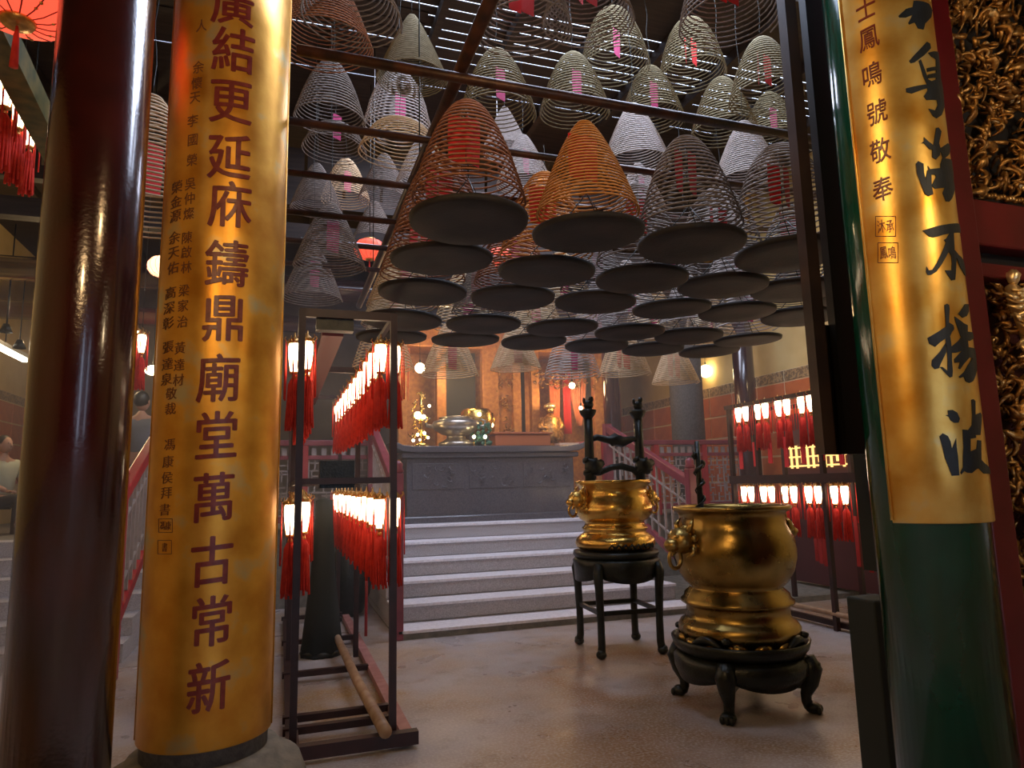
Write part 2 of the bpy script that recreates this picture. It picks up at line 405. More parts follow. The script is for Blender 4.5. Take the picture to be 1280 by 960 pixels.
r_ = stair_rail(1.10, 'red newel post and rail at the foot of the stairs beside the lantern rack')
stair_rail(4.44, 'pink red sloping handrail down the stairs behind the small burner')
lr = stair_rail(-1.22, 'bright red railing seen between the dark pillar and the gold board')
lr.location.y = 6.3
for c in lr.children:
    if c.name.startswith(('newel', 'handrail', 'finial', 'rail')): c.data.materials[0] = M_redwood
# left flight behind the pillars
st2 = S('stair_side')
for i in range(6): struct('step', MB().box((-2.9, (6.9 + .36 * i + 9.1) / 2, .08 + .16 * i), (3.3, 9.1 - 6.9 - .36 * i, .158)), M_step, st2)

# ------------------------------------------------------------------ cylinders with gold boards
def cyl_hit(px, py, c, r):
    v = ray(px, py); a = v.x * v.x + v.y * v.y; b = -2 * (v.x * c[0] + v.y * c[1]); k = c[0] ** 2 + c[1] ** 2 - r * r
    q = b * b - 4 * a * k
    t = (-b - sqrt(q)) / (2 * a) if q > 0 else -b / (2 * a)
    p = CAM + v * t; return atan2(p.x - c[0], -(p.y - c[1])), p.z          # angle 0 faces -Y, grows to +X
def wrap_bm(bm, r, th, z, base):
    """bend a flat patch (x = arc length, y = height) round a column whose axis is the local origin"""
    xs = [v.co.x for v in bm.verts]; x = min(xs) + .012
    while x < max(xs):
        bmesh.ops.bisect_plane(bm, geom=bm.verts[:] + bm.edges[:] + bm.faces[:], plane_co=(x, 0, 0), plane_no=(1, 0, 0)); x += .018
    for v in bm.verts:
        a = th + v.co.x / r; rr = r + base + v.co.z
        v.co = Vector((rr * sin(a), -rr * cos(a), z + v.co.y))
GLY = {}
def glyph(ch, bold):
    k = (ch, bold)
    if k not in GLY:
        cu = bpy.data.curves.new('glyph', 'FONT'); cu.body = ch; cu.size = 1; cu.align_x = 'CENTER'; cu.resolution_u = 3; cu.extrude = .01
        o = bpy.data.objects.new('glyph', cu); COL.objects.link(o)
        dg = bpy.context.evaluated_depsgraph_get(); dg.update()
        me = bpy.data.meshes.new_from_object(o.evaluated_get(dg)); bpy.data.objects.remove(o)
        xs = [v.co.x for v in me.vertices] or [0, 1]; ys = [v.co.y for v in me.vertices] or [0, 1]
        cx_, cy_ = (min(xs) + max(xs)) / 2, (min(ys) + max(ys)) / 2
        for v in me.vertices: v.co.x -= cx_; v.co.y -= cy_
        GLY[k] = me
    return GLY[k]
def put_glyph(ch, px, py, wpx, hpx, board, c, r, m, bold=.012, name='character', slant=.06):
    th, z = cyl_hit(px, py, c, r); z1 = cyl_hit(px, py - hpx / 2, c, r)[1]; z0 = cyl_hit(px, py + hpx / 2, c, r)[1]
    ta = cyl_hit(px - wpx / 2, py, c, r)[0]; tb = cyl_hit(px + wpx / 2, py, c, r)[0]
    g0 = glyph(ch, 0); me = bpy.data.meshes.new(name); bm = bmesh.new()
    for dx, dy, dz in (((0, 0, 0),) if bold <= 0 else ((-bold, 0, 0), (bold, 0, .004), (-bold * .4, bold * .55, .008), (bold * .4, -bold * .55, .012), (0, 0, .016))):
        nv = len(bm.verts); bm.from_mesh(g0); bm.verts.ensure_lookup_table()
        for v in bm.verts[nv:]: v.co.x += dx; v.co.y += dy; v.co.z += dz
    sx = abs(tb - ta) * r; sy = z1 - z0
    for v in bm.verts: v.co = Vector((v.co.x * sx, (v.co.y + v.co.x * slant) * sy, v.co.z * .12))
    wrap_bm(bm, r, th, z, .0015); bm.to_mesh(me); bm.free(); me.materials.clear(); me.materials.append(m)
    o = bpy.data.objects.new(name, me); COL.objects.link(o); o.parent = board; return o
def put_strokes(polys, org, sc, board, c, r, m):
    bm = bmesh.new(); ref = None
    for poly in polys:
        pts = []
        for x, y in poly:
            th, z = cyl_hit(org[0] + x / sc, org[1] + y / sc, c, r)
            if ref is None: ref = (th, z)
            pts.append(((th - ref[0]) * r, z - ref[1]))
        vs = [bm.verts.new((p[0], p[1], 0)) for p in pts]
        try:
            f = bm.faces.new(vs)
            if f.normal.z < 0 or True: f.normal_update()
            if f.normal.z < 0: f.normal_flip()
        except ValueError: pass
    bmesh.ops.triangulate(bm, faces=bm.faces[:])
    ex = bmesh.ops.extrude_face_region(bm, geom=bm.faces[:]); 
    for v in [g for g in ex['geom'] if isinstance(g, bmesh.types.BMVert)]: v.co.z += .002
    wrap_bm(bm, r, ref[0], ref[1], .001)
    me = bpy.data.meshes.new('character'); bm.to_mesh(me); bm.free(); me.materials.append(m)
    o = bpy.data.objects.new('character', me); COL.objects.link(o); o.parent = board; return o
def curved_board(name, label, c, r, z0, z1, half, m, loc=None):
    root = thing(name, label, 'couplet board', (c[0], c[1], 0))
    n = 40; prof = [(r - .016, z0), (r, z0), (r, z1), (r - .016, z1), (r - .016, z0)]
    mb = MB(); k = n + 1; vs = []
    zs = [z0 + (z1 - z0) * i / 10 for i in range(11)]
    prof = [(r - .014, z0), (r - .003, z0), (r, z0 + .004)] + [(r, z) for z in zs[1:-1]] + [(r, z1), (r - .014, z1), (r - .014, z0)]
    for rr, z in prof:
        for i in range(k):
            a = -half + 2 * half * i / n; vs.append((rr * sin(a), -rr * cos(a), z))
    fs = []
    for j in range(len(prof) - 1):
        for i in range(n): fs.append((j * k + i, j * k + i + 1, (j + 1) * k + i + 1, (j + 1) * k + i))
    fs.append(tuple(j * k for j in range(len(prof) - 1))); fs.append(tuple(j * k + n for j in range(len(prof) - 2, -1, -1)))
    mb.add(vs, fs, True); b = mb.build('board', m, root)
    for e_ in (-half, half):
        MB().path([(r * sin(e_), -r * cos(e_), z0 + .01), (r * sin(e_), -r * cos(e_), z1)], .006, 6).build('edge_bead', m, root)
    return root

# left granite column with its gold board
CL = (-.295, 3.60); RL = .285
lc = thing('granite_column', 'round grey granite column carrying the left gold board', 'column', (CL[0], CL[1], 0))
MB().lathe([(.27, .28), (.265, 3), (.262, 6.0)], 40).build('shaft', M_stone, lc)
MB().lathe([(.40, 0), (.44, .05), (.45, .13), (.42, .21), (.34, .25), (.32, .285), (.27, .29)], 40).build('base', M_plinth, lc)
BL = curved_board('couplet_board', 'gold curved board with large dark red characters on the granite column', CL, RL, .36, 4.15, radians(84), M_gold)
main = [('廣', 291, 3), ('結', 292, 62), ('更', 289, 127), ('延', 287, 195), ('庥', 288, 255), ('鑄', 284, 329), ('鼎', 279, 398), ('廟', 273, 472), ('堂', 271, 543), ('萬', 267, 621), ('古', 265, 701), ('常', 265, 776), ('新', 261, 858)]
for ch, px, py in main: put_glyph(ch, px, py, 56, 58 + py * .012, BL, CL, RL, M_redink, .02)
th_, z_ = cyl_hit(293, -60, CL, RL)
small = [('人', 252, 32), ('余', 248, 84), ('懷', 246, 104), ('天', 244, 122), ('李', 241, 151), ('國', 241, 175), ('榮', 240, 200), ('吳', 238, 230), ('仲', 237, 248), ('燦', 236, 267),
         ('陳', 234, 297), ('啟', 233, 315), ('林', 233, 334), ('梁', 230, 363), ('家', 229, 382), ('治', 228, 402), ('黃', 225, 435), ('達', 224, 456), ('材', 223, 475),
         ('敬', 214, 492), ('裁', 213, 511), ('馮', 212, 556), ('康', 210, 577), ('侯', 209, 597), ('拜', 208, 616), ('書', 206, 637),
         ('榮', 221, 234), ('金', 220, 252), ('源', 219, 270), ('余', 218, 297), ('天', 217, 316), ('佑', 216, 335), ('高', 213, 366), ('深', 211, 385), ('彰', 210, 404), ('張', 210, 434), ('達', 209, 455), ('泉', 208, 474)]
for ch, px, py in small: put_glyph(ch, px, py, 14, 16, BL, CL, RL, M_smallink, .0, 'small_character')
def seal(px, py, wpx, chars, board, c, r, m):
    for k in range(4):
        a = k * pi / 2; dx, dy = cos(a) * wpx / 2, sin(a) * wpx / 2; tx, ty = (0, wpx / 2) if k % 2 == 0 else (wpx / 2, 0)
        pts = [cyl_hit(px + dx + tx * s_, py + dy + ty * s_, c, r) for s_ in (-1, 0, 1)]
        mb = MB().path([((r + .001) * sin(t), -(r + .001) * cos(t), z) for t, z in pts], .0014, 4); mb.build('seal_frame', m, board)
    n = len(chars)
    for i, ch in enumerate(chars): put_glyph(ch, px + (i - (n - 1) / 2) * wpx * .42, py, wpx * .42, wpx * .7, board, c, r, m, .0, 'seal_character', 0)
seal(207, 657, 17, '馮康', BL, CL, RL, M_smallink); seal(206, 684, 17, '書', BL, CL, RL, M_smallink)

# dark red lacquer pillar
pl = thing('lacquered_pillar', 'dark red lacquered round pillar nearest the left edge', 'pillar', (-.716, 2.916, 0))
MB().lathe([(.17, .12), (.171, 2), (.168, 6.0)], 48).build('shaft', M_lacq, pl)
MB().lathe([(.24, 0), (.26, .03), (.25, .10), (.18, .13)], 32).build('base', M_plinth, pl)

# right green column with gold board
CR = (2.325, 1.975); RR = .205
gc = thing('green_column', 'glossy green lacquered column carrying the right gold board', 'column', (CR[0], CR[1], 0))
MB().lathe([(.192, .2), (.192, 3), (.19, 6.0)], 48).build('shaft', M_green, gc)
MB().lathe([(.27, 0), (.29, .05), (.28, .15), (.2, .21)], 32).build('base', M_plinth, gc)
zb = cyl_hit(1175, 655, CR, RR)[1]
BR = curved_board('couplet_board', 'gold curved board with black brush characters on the green column', CR, RR, zb, 4.1, radians(84), M_goldR)
for ch, px, py in [('士', 1082, 10), ('鳳', 1086, 48), ('鳴', 1090, 93), ('號', 1096, 140), ('敬', 1100, 188), ('奉', 1103, 236)]:
    put_glyph(ch, px, py, 27, 32, BR, CR, RR, M_redink, .006, 'small_character', .1)
seal(1107, 283, 25, '沐承', BR, CR, RR, M_redink); seal(1110, 316, 25, '鳳鳴', BR, CR, RR, M_redink)
put_strokes([[(160, 10), (300, 40), (330, 100), (320, 160), (265, 220), (250, 275), (200, 265), (170, 210), (120, 230), (110, 215), (150, 140), (90, 165), (30, 165), (20, 150), (90, 85), (150, 70)]], (1120, 0), 7.385, BR, CR, RR, M_black)
put_strokes([[(330, 110), (365, 130), (375, 180), (300, 260), (200, 335), (160, 345), (140, 320), (200, 250)],
  [(345, 230), (400, 215), (480, 220), (490, 300), (480, 500), (520, 620), (520, 820), (490, 910), (440, 945), (400, 920), (350, 840), (420, 860), (450, 800), (440, 745), (330, 745), (300, 705), (340, 640), (335, 580), (290, 480), (245, 320), (265, 300), (300, 390), (345, 520), (380, 540), (430, 520), (430, 300), (380, 270)],
  [(105, 620), (330, 575), (340, 615), (170, 675), (110, 660)], [(330, 400), (430, 380), (435, 420), (335, 440)], [(340, 470), (430, 450), (435, 500), (345, 510)]], (1120, 40), 8.727, BR, CR, RR, M_black)
put_strokes([[(440, 150), (460, 145), (488, 180), (465, 290), (480, 340), (475, 400), (440, 440), (405, 420), (405, 350), (380, 345), (330, 290), (305, 292), (330, 270), (328, 235), (370, 275), (415, 310)],
  [(470, 340), (545, 290), (570, 320), (560, 390), (520, 430), (600, 450), (620, 560), (600, 640), (610, 700), (585, 800), (560, 830), (530, 825), (500, 750), (520, 700), (430, 710), (400, 680), (440, 600), (430, 580), (380, 580), (365, 500), (385, 530), (480, 520), (480, 480), (500, 420), (490, 390)],
  [(255, 480), (275, 455), (325, 480), (330, 560), (345, 630), (360, 540), (395, 540), (400, 680), (415, 760), (375, 780), (340, 760), (300, 660), (265, 570)]], (1110, 140), 7.385, BR, CR, RR, M_black)
put_strokes([[(262, 148), (330, 125), (420, 100), (520, 82), (610, 75), (655, 95), (668, 150), (640, 170), (560, 172), (470, 188), (420, 205), (370, 215), (330, 205), (290, 170)],
  [(535, 165), (572, 165), (575, 250), (580, 330), (560, 360), (515, 370), (490, 420), (450, 490), (400, 560), (350, 590), (315, 590), (298, 560), (303, 505), (325, 545), (360, 540), (400, 480), (440, 400), (480, 310), (495, 265), (475, 240), (500, 225)],
  [(520, 350), (575, 330), (600, 420), (590, 600), (585, 640), (550, 645), (520, 600), (485, 545), (520, 545), (550, 545), (555, 470), (548, 400)],
  [(575, 335), (620, 390), (665, 440), (690, 500), (705, 600), (680, 590), (640, 520), (600, 420)]], (1120, 270), 8, BR, CR, RR, M_black)
put_strokes([[(350, 100), (375, 85), (400, 100), (405, 140), (398, 290), (445, 320), (455, 360), (430, 395), (410, 440), (420, 500), (430, 600), (430, 700), (440, 820), (435, 880), (410, 890), (370, 850), (300, 775), (330, 775), (385, 820), (385, 700), (380, 600), (365, 500), (360, 400), (365, 330), (362, 250)],
  [(362, 335), (290, 385), (165, 460), (185, 520), (250, 555), (300, 510), (362, 465)], [(365, 510), (300, 610), (215, 700), (210, 760), (245, 800), (290, 790), (310, 740), (372, 610)],
  [(570, 90), (610, 90), (612, 170), (590, 220), (545, 240), (500, 195), (540, 140)],
  [(460, 225), (500, 255), (560, 300), (600, 320), (600, 390), (655, 400), (665, 450), (625, 490), (600, 480), (610, 560), (700, 580), (715, 680), (700, 800), (660, 930), (620, 950), (580, 930), (560, 880), (520, 895), (505, 880), (560, 830), (600, 760), (650, 680), (620, 670), (560, 740), (520, 800), (500, 790), (520, 720), (460, 730), (455, 690), (500, 640), (540, 600), (470, 620), (420, 620), (415, 560), (500, 490), (530, 450), (500, 370), (470, 280)]], (1140, 370), 8.727, BR, CR, RR, M_black)
put_strokes([[(300, 200), (350, 195), (400, 225), (430, 290), (415, 335), (370, 335), (330, 310), (310, 270), (275, 255), (305, 250)],
  [(210, 485), (245, 450), (300, 480), (330, 540), (345, 620), (390, 505), (395, 600), (410, 700), (425, 910), (345, 915), (310, 820), (270, 720), (235, 570)],
  [(555, 85), (575, 78), (597, 100), (597, 250), (650, 225), (665, 250), (660, 370), (650, 470), (600, 470), (605, 500), (545, 510), (545, 650), (610, 620), (620, 525), (660, 530), (662, 740), (700, 780), (765, 850), (765, 895), (690, 890), (630, 830), (600, 850), (560, 885), (510, 880), (480, 860), (445, 900), (437, 875), (465, 820), (465, 700), (470, 600), (460, 410), (520, 415), (560, 360), (565, 250)]], (1150, 490), 8.727, BR, CR, RR, M_black)

# black hanging board beside the green column
M_blk = mat('black_lacquer', (.004, .0035, .003), .4)
hb = thing('hanging_board', 'black lacquered hanging board seen from its back beside the green column', 'board', (0, 0, 0))
YH = 2.28
a0, a1, a2, a3 = [on_y(x, 300, YH).x for x in (1002, 1016, 1030, 1064)]
zb1 = on_y(1030, 568, YH).z; zs_ = on_y(1040, 405, YH).z
MB().box(((a2 + a3) / 2, YH, (zb1 + 6) / 2), (a3 - a2, .04, 6 - zb1)).build('slab', M_blk, hb)
MB().box(((a0 + a1) / 2, YH, (zb1 + 6) / 2), (a1 - a0, .05, 6 - zb1)).build('lit_side_strip', M_woodb, hb)  # edge of the black board, light falling on it painted as brown
MB().box(((a1 + a2) / 2, YH + .03, (zb1 + zs_) / 2), (a2 - a1 + .01, .02, zs_ - zb1)).build('back_panel', M_blk, hb)
MB().ball((a3 - .03, YH, zb1 - .02), .013).build('knob', M_wood, hb)
# dark timber post and stone block behind the green column
pb = thing('timber_post', 'dark timber post on a block behind the green column', 'post', (0, 2.62, 0))
pxl = on_y(1086, 650, 2.62).x; MB().box((pxl + .07, 0, 3.5), (.14, .12, 5)).build('shaft', M_cloth, pb)
pxl = on_y(1084, 850, 2.62).x; zt = on_y(1086, 747, 2.62).z; MB().box((pxl + .09, 0, zt / 2), (.18, .17, zt)).build('base', M_cloth, pb, bevel=.01)

# ------------------------------------------------------------------ carved gilded screen
YS = 1.96
cs = thing('carved_screen', 'gilded carved timber screen in a red frame at the right edge', 'screen', (2.53, YS, 0))
MB().box((.065, 0, 3), (.125, .14, 6)).build('post', M_redscreen, cs, bevel=.006)
MB().box((1.0, 0.0, 2.47), (1.75, .12, .20)).build('rail', M_redscreen, cs, bevel=.01)
MB().box((1.0, -.005, 2.27), (1.75, .10, .06)).build('rail', M_redscreen, cs, bevel=.008)
MB().box((1.0, .03, 2.33), (1.74, .03, .16)).build('rail_backing', MATS['black_backing'] if 'black_backing' in MATS else mat('black_backing', (.012, .008, .006), .8), cs)
MB().box((1.0, 0.0, 4.9), (1.75, .12, .2)).build('rail', M_redscreen, cs)
MB().box((1.0, 0.0, .18), (1.75, .14, .36)).build('rail', M_redscreen, cs)
MB().box((1.0, .05, 3.7), (1.74, .02, 2.3)).build('upper_backing', mat('black_backing', (.012, .008, .006), .8), cs)
MB().box((1.0, .05, 1.28), (1.74, .02, 1.95)).build('lower_backing', mat('maroon_backing', (.06, .008, .008), .6), cs)
def scroll(mb, x, z, s_, a0_, turn, y0_, rnd, r0=.016):
    pts = []; rad = []; n = 12
    for i in range(n):
        t = i / (n - 1); a = a0_ + turn * t * 3.6; rr = s_ * (1 - t * .88)
        pts.append((x + rr * cos(a), y0_ - .03 * sin(t * pi) - .02 * t, z + rr * sin(a))); rad.append(r0 * (.45 + .8 * sin(pi * min(1, t * 1.1))) )
    mb.path(pts, rad, 5)
def carve(x0, x1, z0, z1, n, y0_, seed, dens_border=True):
    rnd = random.Random(seed); mb = MB()
    for k in range(n):
        x, z = rnd.uniform(x0 + .02, x1), rnd.uniform(z0 + .02, z1 - .02); t = rnd.random()
        if sin(x * 17 + seed) * sin(z * 15 + 2 * sin(x * 9)) + .35 * sin(x * 41 + z * 23) > .38: continue
        if t < .62: scroll(mb, x, z, rnd.uniform(.018, .055), rnd.uniform(0, 6.3), rnd.choice((-1, 1)), y0_ - rnd.uniform(-.02, .05), rnd, rnd.uniform(.005, .009))
        elif t < .70:
            a = rnd.uniform(0, 6.3); L_ = rnd.uniform(.06, .12); q = [(x + cos(a + .5 * sin(u * 5)) * L_ * u, y0_ - .045 - .03 * sin(u * pi), z + sin(a + .5 * sin(u * 5)) * L_ * u) for u in (0, .2, .4, .6, .8, 1)]
            mb.path(q, [.006, .018, .024, .022, .014, .003], 6, squash=.6)
        elif t < .85:
            a = rnd.uniform(0, 6.3); L_ = rnd.uniform(.04, .12); q = []
            for i in range(6): u = i / 5; q.append((x + cos(a + u) * L_ * u, y0_ - .02 - .03 * sin(u * pi), z + sin(a + u) * L_ * u))
            mb.path(q, [.003, .008, .011, .010, .006, .002], 5)
        else: mb.ball((x, y0_ - .03, z), (rnd.uniform(.008, .022), rnd.uniform(.01, .022), rnd.uniform(.01, .03)), 7, 5, .5, k)
    return mb
carve(.15, .95, 2.62, 4.5, 1500, .02, 3).build('upper_carving', M_giltdark, cs)
carve(.15, .75, .38, 2.22, 1300, .03, 5).build('lower_carving', M_giltdark, cs)
mb = MB()
for k in range(110): mb.ball((.155 + .006 * sin(k * 1.7), -.035, 2.62 + k * .018), (.014, .014, .012), 6, 4)
for k in range(80): mb.ball((.17 + k * .018, -.035, 2.605 + .004 * sin(k * 2.1)), (.012, .014, .013), 6, 4)
mb.build('beaded_border', M_giltdark, cs)
fig = MB(); zf = on_y(1255, 405, YS).z; xf = on_y(1252, 400, YS).x - 2.53
fig.path([(xf, -.05, zf + .15), (xf + .01, -.08, zf + .08), (xf + .03, -.08, zf - .02), (xf + .055, -.05, zf - .14)], [.02, .045, .036, .012], 9)
fig.ball((xf, -.07, zf + .18), (.026, .026, .03), 10, 7, .4, 2)
rf = random.Random(21)
for k in range(26): scroll(fig, xf + rf.uniform(-.07, .08), zf + rf.uniform(-.14, .14), rf.uniform(.015, .03), rf.uniform(0, 6), 1, -.075, rf, .008)
fig.build('carved_figure', mat('bright_gilding', (.9, .62, .26), .35, .8, (.95, .75, .45), 12), cs)
fig = MB()
for k in range(8):
    x = xf + .02 * k - .04; zf2 = on_y(1262, 640, YS).z
    scroll(fig, x, zf2 + .07 * sin(k * 2.3), .06, k, 1, -.03, random, .02)
fig.build('carved_cloud', M_giltdark, cs)

# ------------------------------------------------------------------ incense coils
def coil_mesh(H, R_, turns, r, flare=.85, sag=1.0, seg=24, wob=0.0, top=.02, seed=0):
    rnd = random.Random(seed); pts = []; n = int(turns * seg); ph = rnd.uniform(0, 6)
    for i in range(n + 1):
        t = i / n; a = 2 * pi * turns * t; rr = top + (R_ - top) * t ** flare; z = H * (1 - t ** sag)
        wz = wob * t * (sin(a + ph) + .5 * sin(2 * a + t * 5))
        pts.append((rr * cos(a) * (1 + wob * .4 * sin(t * 23)), rr * sin(a), z + wz))
    return MB().path(pts, r, 4)
COILS = {}
def coil_me(kind, cname):
    k = (kind, cname)
    if k not in COILS:
        spec = {'tight': (.52, .27, 26, .0052, .72, 1.0, 22, .004), 'medium': (.52, .282, 20, .0056, .62, 1.15, 24, .008), 'loose': (.56, .30, 22, .0054, .55, 1.35, 26, .018),
                'dense': (.50, .25, 34, .005, .85, 1.0, 22, .003), 'ring': (.26, .30, 12, .0052, .5, 1.5, 28, .02), 'big': (.62, .31, 26, .0048, .75, 1.0, 26, .004)}[kind]
        me = coil_mesh(*spec, seed=len(COILS)).mesh('coil'); me.materials.append(CM[cname]); COILS[k] = (me, spec[0])
    return COILS[k]
tray_mb = MB().lathe([(.001, .006), (.16, .004), (.275, .0), (.288, .006), (.293, .028), (.288, .030), (.278, .012), (.16, .016), (.001, .018)], 48, cap=False)
TRAY = tray_mb.mesh('tray'); TRAY.materials.append(M_tray)
hub_mb = MB().lathe([(.012, -.004), (.014, .0), (.012, .004)], 8); HUB = hub_mb.mesh('rivet'); HUB.materials.append(M_wood)
def wires_mesh(zt):
    m = MB()
    for k in range(3):
        a = .5 + k * 2 * pi / 3; m.path([(.20 * cos(a), .20 * sin(a), .01), (0, 0, .24)], .003, 4)
    m.path([(0, 0, .24), (0, 0, zt)], .003, 4); return m
TAG = {}
for n_, m_ in (('red', M_redpaper), ('pink', M_pinkpaper)):
    t = MB()
    t.add([(-.045, 0, -.24), (.045, .006, -.24), (.048, 0, -.12), (.045, -.004, 0), (-.045, 0, 0), (-.048, .004, -.12)], [(0, 1, 2, 5), (5, 2, 3, 4)])
    t.add([(-.045, .003, -.24), (.045, .009, -.24), (.048, .003, -.12), (.045, -.001, 0), (-.045, .003, 0), (-.048, .007, -.12)], [(5, 2, 1, 0), (4, 3, 2, 5)])
    me = t.mesh('paper_tag'); me.materials.append(m_); TAG[n_] = me
HOOKS = {}
def hook_mesh(h):
    h = round(h, 2)
    if h not in HOOKS:
        m = MB(); pts = [(0, 0, 0)]
        for i in range(12): pts.append((.008 * sin(i * 1.2), .008 * cos(i * 1.2), max(.02, h) * (i + 1) / 13))
        pts.append((0, 0, h)); m.path(pts, .002, 4); me = m.mesh('hook'); me.materials.append(M_iron); HOOKS[h] = me
    return HOOKS[h]
WIRES = {}
def coil(loc, kind, cname, label, tagc=None, tray=False, hook=.12, group=None, rz=0, sc=1.0, tagz=.36):
    """loc is the centre of the coil's lowest turn, or of its tray when it has one"""
    me, H = coil_me(kind, cname); t = thing('incense_coil', label, 'incense coil', loc, rz, group); t.scale = (sc, sc, sc)
    z0 = .12 if tray else 0
    inst(me, 'coil', t, (0, 0, z0))
    if tray:
        inst(TRAY, 'tray', t, (0, 0, 0), rot=(random.uniform(-.03, .03), random.uniform(-.03, .03), random.choice((0, pi / 2, pi))))
        zt = round(z0 + H - .02, 2)
        if zt not in WIRES:
            WIRES[zt] = wires_mesh(zt).mesh('wire'); WIRES[zt].materials.append(M_iron)
        inst(WIRES[zt], 'wire', t, (0, 0, 0))
    inst(hook_mesh(hook), 'hook', t, (0, 0, z0 + H))
    if tagc:
        inst(TAG[tagc], 'paper_tag', t, (.02, -.03, z0 + tagz), rot=(0, 0, -rz + random.uniform(.1, .6)))
        if tagc == 'red': inst(TAG[tagc], 'paper_tag', t, (-.06, -.02, z0 + tagz + .01), rot=(0, 0, -rz + random.uniform(.1, .9)))
    return t
GX = [.85, 1.48, 2.12, 2.74, 3.32, 3.92]; GY = [3.07, 3.66, 4.30, 4.95, 5.55, 6.15]
rowname = ['nearest', 'second', 'third', 'fourth', 'fifth', 'farthest']
cols = [['brown', 'gold', 'grey', 'grey'], ['brown', 'gold', 'grey', 'grey', 'grey', 'grey'], ['brown', 'brown', 'grey', 'grey', 'pale', 'grey'], ['tan', 'grey', 'tan', 'pale', 'pale', 'pale'], ['tan', 'tan', 'tan', 'pale', 'tan', 'tan'], ['tan', 'tan', 'tan', 'pale', 'tan', 'tan']]
kinds = ['medium', 'medium', 'medium', 'loose', 'tight', 'medium']
cw = {'brown': 'brown', 'gold': 'golden orange', 'grey': 'grey brown', 'pale': 'pale', 'tan': 'tan', 'olive': 'olive'}
for j, y in enumerate(GY):
    for i, x in enumerate(GX):
        if j == 0 and i > 3: continue
        c = cols[j][i]; z = 2.71 if j == 0 else (2.70 if j < 3 else 2.67) + random.uniform(-.015, .015)
        if j == 5: z = 2.50 + random.uniform(-.05, .05)
        kind = kinds[i] if j < 2 else ('tight', 'dense', 'medium')[(i + j) % 3]
        if (j, i) == (0, 1): kind = 'tight'
        lab = f'{cw[c]} incense coil over a dark round tray, {rowname[j]} row, {ORD[i]} from left' if j < 5 else f'{cw[c]} incense coil without tray hanging before the altar, {ORD[i]} from left'
        coil((x + random.uniform(-.02, .02), y, z), kind, c, lab, 'red' if j < 2 else random.choice(('pink', 'pink', 'red')), j < 5, (3.48 if j == 0 else 3.44) - z - (.12 if j < 5 else 0) - {'medium': .52, 'tight': .52, 'loose': .56, 'dense': .5}[kind], 'incense coils hanging on the pipe grid', 0, tagz=.42 if j < 2 else .3)

